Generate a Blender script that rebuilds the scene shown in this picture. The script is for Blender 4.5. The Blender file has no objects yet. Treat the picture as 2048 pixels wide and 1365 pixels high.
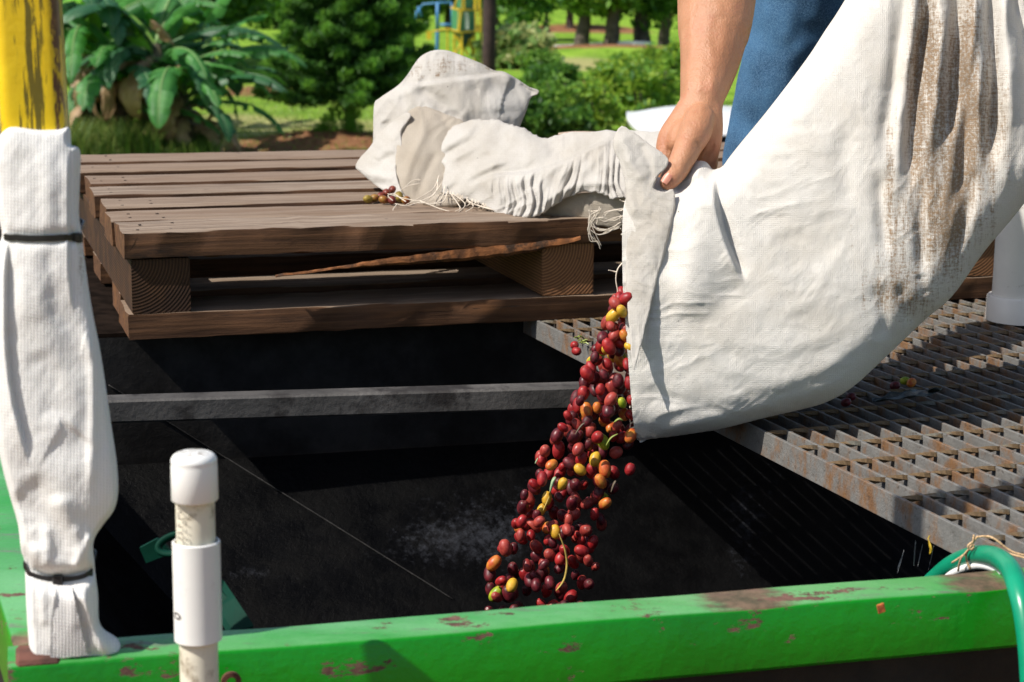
import bpy, bmesh, random
import numpy as np
from math import *
from mathutils import Vector, Matrix, Euler
rnd = random.Random(7)
nrg = np.random.default_rng(11)
S = bpy.context.scene
COL = S.collection

# ------------------------------------------------------------ camera, sky, sun, exposure
CAM_H = 0.58; FPX = 3700.0; PITCH = radians(11.64); ROLL = radians(0.7)
cd = bpy.data.cameras.new('camera'); cam = bpy.data.objects.new('camera', cd); COL.objects.link(cam)
S.camera = cam
cd.sensor_width = 36.0; cd.lens = 36.0*FPX/2048.0; cd.clip_start = 0.05; cd.clip_end = 2000
Fv = np.array([0, cos(PITCH), -sin(PITCH)]); Uv = np.array([0, sin(PITCH), cos(PITCH)]); Rv = np.array([1.0, 0, 0])
Rr = Rv*cos(ROLL)+Uv*sin(ROLL); Ur = -Rv*sin(ROLL)+Uv*cos(ROLL)
cam.matrix_world = Matrix(((Rr[0], Ur[0], -Fv[0], 0), (Rr[1], Ur[1], -Fv[1], 0), (Rr[2], Ur[2], -Fv[2], CAM_H), (0, 0, 0, 1)))
cd.dof.use_dof = True; cd.dof.focus_distance = 2.45; cd.dof.aperture_fstop = 11

SUN_AZ = radians(244); SUN_EL = radians(49)      # azimuth of the sun measured from +Y towards +X
world = bpy.data.worlds.new('World'); S.world = world; world.use_nodes = True
nt = world.node_tree; nt.nodes.clear()
wo = nt.nodes.new('ShaderNodeOutputWorld'); bg = nt.nodes.new('ShaderNodeBackground'); sk = nt.nodes.new('ShaderNodeTexSky')
sk.sky_type = 'NISHITA'; sk.sun_disc = False; sk.sun_elevation = SUN_EL; sk.sun_rotation = SUN_AZ
sk.air_density = 1.0; sk.dust_density = 1.5
bg.inputs['Strength'].default_value = 0.09
nt.links.new(sk.outputs[0], bg.inputs[0]); nt.links.new(bg.outputs[0], wo.inputs[0])
sd = bpy.data.lights.new('sun', 'SUN'); sd.energy = 4.2; sd.angle = radians(0.55); sd.color = (1.0, 0.94, 0.85)
so = bpy.data.objects.new('sun', sd); COL.objects.link(so)
sdir = Vector((sin(SUN_AZ)*cos(SUN_EL), cos(SUN_AZ)*cos(SUN_EL), sin(SUN_EL)))
so.rotation_euler = sdir.to_track_quat('Z', 'Y').to_euler(); so.location = sdir*30
vs = S.view_settings; vs.view_transform = 'Standard'; vs.look = 'None'; vs.gamma = 1.0; vs.exposure = 0.6; vs.use_curve_mapping = False
try:
    S.cycles.max_bounces = 6; S.cycles.diffuse_bounces = 3; S.cycles.glossy_bounces = 3; S.cycles.transmission_bounces = 4
    S.cycles.transparent_max_bounces = 6; S.cycles.use_denoising = True
except Exception: pass

# ------------------------------------------------------------ measuring helpers (photo pixel -> point of the place)
def ray(u, v):
    u = np.asarray(u, float); v = np.asarray(v, float)
    return Fv + ((u-1024.0)/FPX)[..., None]*Rr - ((v-682.5)/FPX)[..., None]*Ur
def on_z(u, v, z):
    d = ray(u, v); t = (z-CAM_H)/d[..., 2]; return np.array([0, 0, CAM_H]) + d*t[..., None]
def on_y(u, v, y):
    d = ray(u, v); t = np.asarray(y)/d[..., 1]; return np.array([0, 0, CAM_H]) + d*np.asarray(t)[..., None]

# ------------------------------------------------------------ objects
def props(o, label=None, cat=None, group=None, kind=None):
    if label: o['label'] = label
    if cat: o['category'] = cat
    if group: o['group'] = group
    if kind: o['kind'] = kind
    return o
def empty(name, loc, label=None, cat=None, group=None, kind=None):
    o = bpy.data.objects.new(name, None); COL.objects.link(o); o.location = loc; o.empty_display_size = 0.05
    return props(o, label, cat, group, kind)
def wloc(o):
    p = Vector((0, 0, 0))
    while o: p = p+o.location; o = o.parent
    return p
def mesh_obj(name, V, F, mat, parent=None, base=(0, 0, 0), smooth=False, uv=None, attrs=None, sharp=None):
    """one mesh object; V in world coordinates; base = its origin"""
    V = np.asarray(V, float); me = bpy.data.meshes.new(name)
    off = np.array(wloc(parent) if parent else base)
    me.from_pydata((V-off).tolist(), [], F if isinstance(F, list) else F.tolist())
    if smooth: me.polygons.foreach_set('use_smooth', [True]*len(me.polygons))
    if uv is not None:
        ul = me.uv_layers.new(name='UVMap'); idx = np.empty(len(me.loops), int); me.loops.foreach_get('vertex_index', idx)
        ul.data.foreach_set('uv', np.asarray(uv, float)[idx].ravel())
    for k, a in (attrs or {}).items():
        at = me.attributes.new(k, 'FLOAT', 'POINT'); at.data.foreach_set('value', np.asarray(a, float))
    if mat: me.materials.append(mat)
    o = bpy.data.objects.new(name, me); COL.objects.link(o)
    if parent: o.parent = parent
    else: o.location = base
    if sharp is not None:
        try: me.set_sharp_from_angle(angle=radians(sharp))
        except Exception: pass
    return o
class MB:
    def __init__(s): s.V = []; s.F = []
    def add(s, V, F):
        n = len(s.V); s.V += [tuple(map(float, p)) for p in V]; s.F += [tuple(int(i)+n for i in f) for f in F]; return s
    def box(s, c, ax, ay, az, bev=0.0, jit=0.0):
        """box from centre and three half-axis vectors, edges chamfered by bev (metres)"""
        c, ax, ay, az = (np.array(q, float) for q in (c, ax, ay, az))
        if bev <= 0:
            V = [c+i*ax+j*ay+k*az for i in (-1, 1) for j in (-1, 1) for k in (-1, 1)]
            return s.add(V, [(0, 1, 3, 2), (4, 6, 7, 5), (0, 4, 5, 1), (2, 3, 7, 6), (0, 2, 6, 4), (1, 5, 7, 3)])
        bm = bmesh.new(); bmesh.ops.create_cube(bm, size=2.0)
        L = [np.linalg.norm(q) for q in (ax, ay, az)]
        for v in bm.verts: v.co = Vector((v.co.x*L[0], v.co.y*L[1], v.co.z*L[2]))
        bmesh.ops.bevel(bm, geom=bm.edges[:], offset=min(bev, 0.45*min(L)*2), segments=1, affect='EDGES', profile=0.5)
        bm.verts.ensure_lookup_table(); E = [q/l for q, l in zip((ax, ay, az), L)]
        V = [c+v.co.x*E[0]+v.co.y*E[1]+v.co.z*E[2] for v in bm.verts]
        F = [tuple(v.index for v in f.verts) for f in bm.faces]; bm.free()
        return s.add(V, F)
    def tube(s, P, r, n=8, cap=True, flat=None):
        """tube along points P; r scalar or list; flat=(ratio) squeezes"""
        P = np.asarray(P, float); m = len(P); r = np.broadcast_to(np.asarray(r, float), (m,))
        T = np.gradient(P, axis=0); T /= np.linalg.norm(T, axis=1)[:, None]+1e-12
        ref = np.array([0, 0, 1.0]) if abs(T[0, 2]) < 0.9 else np.array([1.0, 0, 0])
        N = np.cross(T[0], ref); N /= np.linalg.norm(N); V = []
        for i in range(m):
            N = N-T[i]*N.dot(T[i]); N /= np.linalg.norm(N)+1e-12; B = np.cross(T[i], N)
            for k in range(n):
                a = 2*pi*k/n; V.append(P[i]+r[i]*(cos(a)*N+sin(a)*B*(flat or 1.0)))
        F = [(i*n+k, i*n+(k+1) % n, (i+1)*n+(k+1) % n, (i+1)*n+k) for i in range(m-1) for k in range(n)]
        if cap: F += [tuple(range(n-1, -1, -1)), tuple(range((m-1)*n, m*n))]
        return s.add(V, F)
    def lathe(s, o, axis, prof, n=24, cap=True):
        """profile [(r, h)] round an axis"""
        o = np.array(o, float); ax = np.array(axis, float); ax /= np.linalg.norm(ax)
        ref = np.array([1.0, 0, 0]) if abs(ax[0]) < 0.9 else np.array([0, 1.0, 0])
        N = np.cross(ax, ref); N /= np.linalg.norm(N); B = np.cross(ax, N)
        V = [o+ax*h+r*(cos(2*pi*k/n)*N+sin(2*pi*k/n)*B) for r, h in prof for k in range(n)]
        m = len(prof)
        F = [(i*n+k, i*n+(k+1) % n, (i+1)*n+(k+1) % n, (i+1)*n+k) for i in range(m-1) for k in range(n)]
        if cap: F += [tuple(range(n-1, -1, -1)), tuple(range((m-1)*n, m*n))]
        return s.add(V, F)
    def obj(s, name, mat, parent=None, base=(0, 0, 0), smooth=False, sharp=None, **k):
        return mesh_obj(name, s.V, s.F, mat, parent, base, smooth or sharp is not None, sharp=sharp, **k)
def spline(P, n=8, closed=False):
    """Catmull-Rom through points"""
    P = np.asarray(P, float); m = len(P); out = []
    for i in range(m if closed else m-1):
        g = (lambda j: P[j % m]) if closed else (lambda j: P[min(max(j, 0), m-1)])
        p0, p1, p2, p3 = g(i-1), g(i), g(i+1), g(i+2)
        for k in range(n):
            t = k/n; out.append(0.5*((2*p1)+(-p0+p2)*t+(2*p0-5*p1+4*p2-p3)*t*t+(-p0+3*p1-3*p2+p3)*t**3))
    if not closed: out.append(P[-1])
    return np.array(out)
def vnoise(x, y, seed=0):
    """smooth 2-D value noise in -1..1"""
    g = np.random.default_rng(seed).uniform(-1, 1, (256, 256))
    xi = np.floor(x).astype(int); yi = np.floor(y).astype(int); fx = x-xi; fy = y-yi
    fx = fx*fx*fx*(fx*(fx*6-15)+10); fy = fy*fy*fy*(fy*(fy*6-15)+10)
    a = g[xi % 256, yi % 256]; b = g[(xi+1) % 256, yi % 256]; c = g[xi % 256, (yi+1) % 256]; d = g[(xi+1) % 256, (yi+1) % 256]
    return (a*(1-fx)+b*fx)*(1-fy)+(c*(1-fx)+d*fx)*fy
def fbm(x, y, seed=0, o=4):
    return sum(vnoise(x*2**i+i*17.3, y*2**i+i*9.1, seed+i)*0.5**i for i in range(o))

# ------------------------------------------------------------ materials
class NT:
    """small node-tree writer"""
    def __init__(s, name):
        s.m = bpy.data.materials.new(name); s.m.use_nodes = True; s.t = s.m.node_tree; s.t.nodes.clear()
        s.out = s.t.nodes.new('ShaderNodeOutputMaterial'); s.b = s.t.nodes.new('ShaderNodeBsdfPrincipled')
        s.t.links.new(s.b.outputs[0], s.out.inputs[0])
        s.tc = s.t.nodes.new('ShaderNodeTexCoord')
    def n(s, typ, **kw):
        x = s.t.nodes.new(typ)
        for k, v in kw.items(): setattr(x, k, v)
        return x
    def put(s, inp, val):
        if val is None: return
        if hasattr(val, 'node'): s.t.links.new(val, inp)
        elif isinstance(val, (tuple, list)) and len(val) == 3 and inp.type == 'RGBA': inp.default_value = (*val, 1)
        else: inp.default_value = val
    def co(s, kind='Object', scale=(1, 1, 1), rot=(0, 0, 0), rand=0.0, loc=(0, 0, 0)):
        mp = s.n('ShaderNodeMapping'); mp.inputs['Location'].default_value = loc; mp.inputs['Scale'].default_value = scale; mp.inputs['Rotation'].default_value = rot
        src = s.tc.outputs[kind]
        if rand:
            oi = s.n('ShaderNodeObjectInfo'); ml = s.n('ShaderNodeMath', operation='MULTIPLY'); s.put(ml.inputs[0], oi.outputs['Random']); ml.inputs[1].default_value = rand
            ad = s.n('ShaderNodeVectorMath', operation='ADD'); s.put(ad.inputs[0], src); s.put(ad.inputs[1], ml.outputs[0]); src = ad.outputs[0]
        s.t.links.new(src, mp.inputs['Vector']); return mp.outputs[0]
    def noise(s, scale=5.0, detail=4.0, rough=0.55, vec=None, dist=0.0):
        x = s.n('ShaderNodeTexNoise'); x.inputs['Scale'].default_value = scale; x.inputs['Detail'].default_value = detail
        x.inputs['Roughness'].default_value = rough; x.inputs['Distortion'].default_value = dist
        s.put(x.inputs['Vector'], vec if vec is not None else s.co()); return x.outputs['Fac']
    def wave(s, scale=5.0, dist=2.0, vec=None, kind='BANDS', direction='X', detail=2.0, prof='SIN'):
        x = s.n('ShaderNodeTexWave', wave_type=kind, wave_profile=prof)
        if kind == 'BANDS': x.bands_direction = direction
        else: x.rings_direction = direction
        x.inputs['Scale'].default_value = scale; x.inputs['Distortion'].default_value = dist; x.inputs['Detail'].default_value = detail
        s.put(x.inputs['Vector'], vec if vec is not None else s.co()); return x.outputs['Fac']
    def vor(s, scale=5.0, vec=None, feature='F1', out='Distance', rand=1.0):
        x = s.n('ShaderNodeTexVoronoi', feature=feature); x.inputs['Scale'].default_value = scale; x.inputs['Randomness'].default_value = rand
        s.put(x.inputs['Vector'], vec if vec is not None else s.co()); return x.outputs[out]
    def step(s, f, lo, hi, a=0.0, b=1.0):
        x = s.n('ShaderNodeMapRange', interpolation_type='SMOOTHSTEP')
        s.put(x.inputs[0], f); x.inputs[1].default_value = lo; x.inputs[2].default_value = hi; x.inputs[3].default_value = a; x.inputs[4].default_value = b
        return x.outputs[0]
    def math(s, op, a, b=None):
        x = s.n('ShaderNodeMath', operation=op); s.put(x.inputs[0], a); s.put(x.inputs[1], b); return x.outputs[0]
    def mix(s, f, a, b, mode='MIX'):
        x = s.n('ShaderNodeMix', data_type='RGBA', blend_type=mode); s.put(x.inputs[0], f); s.put(x.inputs[6], a); s.put(x.inputs[7], b); return x.outputs[2]
    def attr(s, name):
        x = s.n('ShaderNodeAttribute', attribute_name=name); return x.outputs['Fac']
    def island(s):
        return s.n('ShaderNodeNewGeometry').outputs['Random Per Island']
    def orand(s):
        return s.n('ShaderNodeObjectInfo').outputs['Random']
    def bump(s, h, strength=0.3, dist=0.01, prev=None):
        x = s.n('ShaderNodeBump'); x.inputs['Strength'].default_value = strength; x.inputs['Distance'].default_value = dist
        s.put(x.inputs['Height'], h)
        if prev is not None: s.put(x.inputs['Normal'], prev)
        return x.outputs[0]
    def done(s, col=None, rough=0.6, metal=0.0, normal=None, spec=None, trans=None, sss=None, alpha=None, coat=None):
        s.put(s.b.inputs['Base Color'], col); s.put(s.b.inputs['Roughness'], rough); s.put(s.b.inputs['Metallic'], metal)
        if normal is not None: s.put(s.b.inputs['Normal'], normal)
        if spec is not None: s.put(s.b.inputs['Specular IOR Level'], spec)
        if trans is not None: s.put(s.b.inputs['Transmission Weight'], trans)
        if coat is not None: s.put(s.b.inputs['Coat Weight'], coat)
        if sss is not None:
            s.put(s.b.inputs['Subsurface Weight'], sss[0]); s.b.inputs['Subsurface Radius'].default_value = sss[1]; s.b.inputs['Subsurface Scale'].default_value = sss[2]
        if alpha is not None: s.put(s.b.inputs['Alpha'], alpha)
        return s.m
def plain(name, col, rough=0.5, metal=0.0, amt=0.25, scale=30, bump=0.15, bscale=120, dirt=None, dirt_lo=0.55, dirt_hi=0.75, dscale=12, spec=None):
    t = NT(name); nz = t.noise(scale, 5)
    c = t.mix(t.step(nz, 0.3, 0.7), tuple(q*(1-amt) for q in col), tuple(min(1, q*(1+amt*0.6)) for q in col))
    if dirt: c = t.mix(t.step(t.noise(dscale, 8, 0.7), dirt_lo, dirt_hi), c, dirt)
    return t.done(c, rough, metal, t.bump(t.noise(bscale, 4), bump, 0.002), spec)
# ============================================================ materials of the near things
def steel_green():
    t = NT('green_paint'); o = t.co()
    n1 = t.noise(3.5, 5, 0.6, o, 0.4); n2 = t.noise(40, 6, 0.7, o)
    c = t.mix(t.step(n1, 0.35, 0.65), (0.0012, 0.155, 0.002), (0.002, 0.225, 0.004))
    nz = t.n('ShaderNodeNewGeometry'); sep = t.n('ShaderNodeSeparateXYZ'); t.put(sep.inputs[0], nz.outputs['Normal'])
    up = t.step(sep.outputs['Z'], 0.6, 0.95)
    glare = t.mix(t.step(t.noise(4, 5, 0.6, t.co('Object', (1, 2.5, 1))), 0.3, 0.60), (0.022, 0.23, 0.030), (0.125, 0.345, 0.135))  # pale glare of sun and sky on upward faces, put into the colour
    c = t.mix(t.math('MULTIPLY', up, t.step(t.noise(2.3, 3, 0.5, o), 0.30, 0.5, 0.35, 0.95)), c, glare)
    # scratches and dust streaks on the upper faces
    c = t.mix(t.math('MULTIPLY', up, t.step(t.noise(9, 8, 0.75, t.co('Object', (1, 5, 1), (0, 0, 0.5))), 0.54, 0.66, 0, 0.75)), c, (0.13, 0.12, 0.105))
    # rust: chipped edges (attribute painted on the rail's arrises) and small pits
    ed = t.attr('edge')
    rk = t.step(t.math('ADD', t.math('MULTIPLY', ed, 0.17), t.noise(30, 8, 0.74, t.co('Object', (0.55, 1, 1.6)))), 0.735, 0.76)
    pit = t.step(t.noise(60, 4, 0.6, o), 0.76, 0.78)
    rk = t.math('MAXIMUM', rk, pit)
    big = t.step(t.math('ADD', t.math('MULTIPLY', t.attr('rust'), 0.55), t.math('MULTIPLY', t.noise(22, 7, 0.7, t.co('Object', (1, 2.2, 1))), 0.75)), 0.62, 0.90, 0, 0.92)
    rk = t.math('MAXIMUM', rk, big)
    rc = t.mix(t.step(n2, 0.3, 0.7), (0.045, 0.020, 0.014), (0.16, 0.080, 0.058))
    c = t.mix(rk, c, rc)
    h = t.math('ADD', t.noise(70, 5, 0.6, o), t.math('MULTIPLY', rk, -1.2))
    h = t.math('ADD', h, t.math('MULTIPLY', t.noise(9, 3, 0.5, t.co('Object', (1, 1, 0.3))), 2.2))
    r = t.mix(rk, (0.32,)*3, (0.85,)*3)
    return t.done(c, r, 0.0, t.bump(h, 0.28, 0.004), 0.5)
def steel_galv():
    t = NT('galvanised_rust'); o = t.co(rand=7.0)
    g = t.mix(t.noise(70, 6, 0.7, o), (0.060, 0.059, 0.056), (0.215, 0.21, 0.20))
    n = t.noise(22, 8, 0.72, t.co('Object', (1, 1, 0.5), rand=7.0))
    rust = t.mix(t.noise(55, 6, 0.7, o), (0.055, 0.020, 0.009), (0.27, 0.135, 0.045))
    c = t.mix(t.step(n, 0.46, 0.64, 0, 0.92), g, rust)
    c = t.mix(t.step(t.noise(130, 4, 0.6, o), 0.60, 0.68, 0, 0.7), c, (0.05, 0.035, 0.025))
    return t.done(c, 0.62, 0.0, t.bump(t.noise(220, 5, 0.7, o), 0.5, 0.003), 0.45)
def steel_rod():
    t = NT('rusty_rod'); o = t.co(rand=5.0)
    c = t.mix(t.noise(60, 6, 0.7, o), (0.06, 0.034, 0.015), (0.19, 0.12, 0.05))
    c = t.mix(t.step(t.noise(18, 5, 0.6, o), 0.52, 0.62), c, (0.14, 0.13, 0.10))
    return t.done(c, 0.7, 0.0, t.bump(t.noise(260, 4, 0.7, o), 0.5, 0.002))
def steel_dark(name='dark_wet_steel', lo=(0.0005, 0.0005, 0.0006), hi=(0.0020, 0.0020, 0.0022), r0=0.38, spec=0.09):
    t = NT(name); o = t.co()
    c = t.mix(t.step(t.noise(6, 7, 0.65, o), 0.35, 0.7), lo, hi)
    fine = t.noise(75, 7, 0.78, o); sc = t.attr('glint')
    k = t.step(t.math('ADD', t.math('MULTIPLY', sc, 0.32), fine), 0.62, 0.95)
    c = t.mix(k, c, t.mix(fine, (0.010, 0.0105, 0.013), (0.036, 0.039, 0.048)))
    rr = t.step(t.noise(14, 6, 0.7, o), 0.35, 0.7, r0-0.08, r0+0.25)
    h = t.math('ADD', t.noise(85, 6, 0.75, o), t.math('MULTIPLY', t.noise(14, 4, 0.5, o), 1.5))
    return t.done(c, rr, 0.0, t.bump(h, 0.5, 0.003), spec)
def wood(name='pallet_wood', base=((0.050, 0.022, 0.010), (0.135, 0.062, 0.027)), ring=False):
    t = NT(name); v = t.co('Object', (1, 1, 1), rand=9.0)
    gs = t.co('Object', (1.2, 34, 34), rand=9.0)
    grain = t.noise(3.0, 7, 0.62, gs, 0.6)
    c = t.mix(t.step(grain, 0.28, 0.72), base[0], base[1])
    # orange heartwood and black damp stains
    c = t.mix(t.step(t.noise(4.5, 5, 0.6, t.co('Object', (0.5, 2, 2), rand=9.0)), 0.55, 0.70, 0, 0.7), c, (0.17, 0.070, 0.022))
    c = t.mix(t.step(t.noise(7.5, 6, 0.68, t.co('Object', (0.6, 1.8, 2.4), rand=4.0)), 0.55, 0.70, 0, 0.85), c, (0.018, 0.012, 0.009))
    g = t.n('ShaderNodeNewGeometry'); sep = t.n('ShaderNodeSeparateXYZ'); t.put(sep.inputs[0], g.outputs['Normal'])
    up = t.step(sep.outputs['Z'], 0.55, 0.85)
    wg = t.mix(t.step(grain, 0.3, 0.7), (0.130, 0.094, 0.067), (0.330, 0.262, 0.200))
    wg = t.mix(t.step(t.noise(5.0, 5, 0.65, t.co('Object', (0.8, 3, 3), rand=6.0)), 0.46, 0.68, 0, 0.75), wg, (0.15, 0.098, 0.064))
    wg = t.mix(t.step(t.orand(), 0.0, 1.0, 0.0, 0.6), wg, (0.18, 0.115, 0.072))
    wg = t.mix(t.step(t.noise(24, 5, 0.7, v), 0.64, 0.72, 0, 0.7), wg, (0.09, 0.06, 0.045))
    c = t.mix(up, c, wg)
    # cracks along the grain
    ck = t.step(t.noise(2.2, 5, 0.7, t.co('Object', (2.2, 60, 60), rand=3.0)), 0.665, 0.70)
    c = t.mix(t.math('MULTIPLY', ck, 0.8), c, (0.02, 0.012, 0.008))
    h = t.math('SUBTRACT', t.math('ADD', grain, t.math('MULTIPLY', t.noise(150, 4, 0.6, v), 0.25)), ck)
    return t.done(c, 0.78, 0.0, t.bump(h, 0.5, 0.003), 0.3)
def wood_end(name='end_grain_wood', k=1.0, mottled=0.50):
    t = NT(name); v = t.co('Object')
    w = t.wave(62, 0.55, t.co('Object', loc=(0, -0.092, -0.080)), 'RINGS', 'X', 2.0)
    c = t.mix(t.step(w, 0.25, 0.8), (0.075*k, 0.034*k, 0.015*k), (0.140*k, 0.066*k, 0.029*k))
    c = t.mix(t.step(t.noise(14, 5, 0.65, t.co('Object', rand=4.0)), mottled, mottled+0.18, 0, 0.85), c, (0.03, 0.015, 0.009))
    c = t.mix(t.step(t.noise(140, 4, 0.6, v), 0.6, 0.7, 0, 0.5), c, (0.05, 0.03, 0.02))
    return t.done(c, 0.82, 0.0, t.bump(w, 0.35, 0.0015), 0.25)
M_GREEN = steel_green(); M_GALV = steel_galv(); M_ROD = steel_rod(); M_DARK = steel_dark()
M_BAR = plain('grey_dusty_steel', (0.075, 0.070, 0.065), 0.6, amt=0.6, scale=7, bump=0.5, bscale=120, dirt=(0.018, 0.015, 0.013), dirt_lo=0.48, dirt_hi=0.62, dscale=9)
M_WOOD = wood(); M_END = wood_end(); M_END_SHADED = wood_end('shaded_end_grain_wood', 0.55, 0.40); M_END_SUNLIT = wood_end('sunlit_end_grain_wood', 1.9, 0.60)  # left block's shade and the other blocks' sunlight put into the colour
M_FRESH = plain('split_fresh_wood', (0.24, 0.088, 0.026), 0.8, amt=0.6, scale=60, bump=0.5, bscale=160, dirt=(0.05, 0.025, 0.012), dirt_lo=0.5, dirt_hi=0.62, dscale=18)
M_RUST = plain('rust', (0.10, 0.035, 0.022), 0.85, amt=0.5, scale=40, bump=0.6, bscale=150)

def obox(mb, o, e, lo, hi, **k):
    """box in a frame: origin o, axes e (3 unit vectors), from lo to hi"""
    lo = np.array(lo, float); hi = np.array(hi, float); c = (lo+hi)/2; h = (hi-lo)/2
    return mb.box(o+sum(c[i]*e[i] for i in range(3)), e[0]*h[0], e[1]*h[1], e[2]*h[2], **k)
def frame(deg):
    a = radians(deg); return [np.array([cos(a), sin(a), 0]), np.array([-sin(a), cos(a), 0]), np.array([0, 0, 1.0])]

# ============================================================ hopper
HOP = empty('hopper', (0.15, 1.6, -2.2), 'green painted steel receiving hopper with a dark sloping inside, open under the falling cherries', 'hopper')
RE = frame(14.7)
R0 = np.array([-0.415, 1.447, 0.0])            # rail's front left arris
def rail(name, o, e, L, w, hgt, parent, rust_at=()):
    """square tube with worn arrises, gently uneven, carrying wear attributes"""
    n = 150; r = 0.004; V = []; A = []; B = []
    prof = [(0, -hgt+r), (0, -r), (r*0.4, -r*0.35), (r, 0), (w-r, 0), (w, -r), (w, -hgt+r), (w-r, -hgt), (r, -hgt)]
    ed = [0.5, 1, 1, 1, 0.75, 0.8, 0.4, 0.5, 0.6]
    xs = np.linspace(0, L, n)
    for i, x in enumerate(xs):
        for (d, z), q in zip(prof, ed):
            p = o+e[0]*x+e[1]*(d+0.0009*vnoise(np.array(x*9), np.array(d*40+3.1), 5))+e[2]*(z+0.0010*vnoise(np.array(x*8), np.array(z*30), 9))
            V.append(p); A.append(q); B.append(max([max(0, 1-((x-c)/s)**2) for c, s in rust_at] or [0])*(1 if z > -r*0.5 else 0.15))
    m = len(prof)
    F = [(i*m+k, (i+1)*m+k, (i+1)*m+(k+1) % m, i*m+(k+1) % m) for i in range(n-1) for k in range(m)]
    F += [tuple(range(m)), tuple((n-1)*m+k for k in range(m-1, -1, -1))]
    return mesh_obj(name, V, F, M_GREEN, parent, smooth=True, attrs={'edge': A, 'rust': B}, sharp=40)
rail('front_rail', R0, RE, 1.6, 0.052, 0.063, HOP, ((0.66, 0.075), (0.90, 0.055)))
LE = frame(21.0)
LO = np.array([-0.424, 1.498, -0.0015])
# the left rail runs away from the corner
rail('side_rail', LO+LE[0]*0.0, [LE[1], -LE[0]*-1, LE[2]], 1.55, 0.075, 0.075, HOP, ((0.0, 0.05),))
mb = MB(); mb.box(on_z(76, 1312, 0.0)+np.array([0, 0, -0.010]), RE[0]*0.0185, RE[1]*0.021, np.array([0, 0, 0.0135]), bev=0.003)
mb.obj('corner_plate', M_RUST, HOP)
# inside plates
Q0 = on_y(217, 770, 2.86); Q1 = on_y(482, 930, 2.90); Q2 = on_y(880, 1185, 2.74)
bl = np.array([-0.85, 2.80, -0.04]); br = np.array([1.75, 3.52, -0.04])
def sheet(name, P, mat, nx=2, ny=2, thick=0.004):
    nx = max(nx, 60 if name == 'back_slope' else 2); ny = max(ny, 40 if name == 'back_slope' else 2)
    P = [np.array(p, float) for p in P]; n = np.cross(P[1]-P[0], P[3]-P[0]); n /= np.linalg.norm(n); V = []
    for s in (0, -thick):
        for j in range(ny):
            for i in range(nx):
                a, b = i/(nx-1), j/(ny-1)
                V.append((P[0]*(1-a)+P[1]*a)*(1-b)+(P[3]*(1-a)+P[2]*a)*b+n*s)
    F = []
    for j in range(ny-1):
        for i in range(nx-1):
            q = j*nx+i; F.append((q, q+1, q+nx+1, q+nx)); k = q+nx*ny; F.append((k, k+nx, k+nx+1, k+1))
    N = nx*ny; ring = [i for i in range(nx)]+[j*nx+nx-1 for j in range(1, ny)]+[(ny-1)*nx+i for i in range(nx-2, -1, -1)]+[j*nx for j in range(ny-2, 0, -1)]
    F += [(ring[i], ring[i]+N, ring[(i+1) % len(ring)]+N, ring[(i+1) % len(ring)]) for i in range(len(ring))]
    at_ = None
    if name == 'back_slope':
        W_ = np.array(V)-np.array([0, 0, CAM_H]); dF = W_@Fv; uu = 1024+FPX*(W_@Rr)/dF; vv = 682.5-FPX*(W_@Ur)/dF
        g = lambda a, b, sa, sb: np.exp(-((uu-a)/sa)**2-((vv-b)/sb)**2)
        at_ = {'glint': 0.7*g(910, 1085, 150, 46)+0.5*g(1010, 1040, 180, 90)+0.6*g(1490, 1080, 36, 110)+0.3*g(1500, 980, 130, 90)+0.8*g(525, 1150, 95, 12)+0.4*g(600, 1235, 60, 14)}  # sun glints on the wet steel, put into the colour as pale specks
    return mesh_obj(name, V, F, mat, HOP, attrs=at_)
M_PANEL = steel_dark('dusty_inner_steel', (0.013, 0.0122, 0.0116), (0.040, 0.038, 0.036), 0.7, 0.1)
zb = -0.235
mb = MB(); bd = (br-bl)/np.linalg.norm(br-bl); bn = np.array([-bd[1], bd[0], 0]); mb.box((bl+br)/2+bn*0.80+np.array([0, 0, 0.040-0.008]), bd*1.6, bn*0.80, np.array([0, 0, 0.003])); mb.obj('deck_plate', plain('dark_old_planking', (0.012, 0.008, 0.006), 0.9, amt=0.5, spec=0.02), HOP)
pl0 = bl; pr0 = br; plb = bl+np.array([0.02, 0.02, zb+0.04]); prb = br+np.array([0, 0.02, zb+0.04])
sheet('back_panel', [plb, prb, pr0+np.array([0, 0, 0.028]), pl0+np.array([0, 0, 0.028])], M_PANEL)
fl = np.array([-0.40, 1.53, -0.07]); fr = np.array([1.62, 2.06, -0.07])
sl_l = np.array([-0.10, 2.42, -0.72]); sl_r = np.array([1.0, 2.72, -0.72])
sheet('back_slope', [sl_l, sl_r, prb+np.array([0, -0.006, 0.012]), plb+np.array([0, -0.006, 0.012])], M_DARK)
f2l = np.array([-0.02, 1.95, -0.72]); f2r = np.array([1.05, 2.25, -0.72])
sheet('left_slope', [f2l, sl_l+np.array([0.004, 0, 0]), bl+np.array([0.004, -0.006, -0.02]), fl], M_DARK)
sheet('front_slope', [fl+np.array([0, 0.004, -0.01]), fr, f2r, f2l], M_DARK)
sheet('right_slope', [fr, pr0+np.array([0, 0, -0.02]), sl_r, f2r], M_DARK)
sheet('outlet_plate', [f2l, f2r, sl_r, sl_l], M_DARK)
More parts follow.
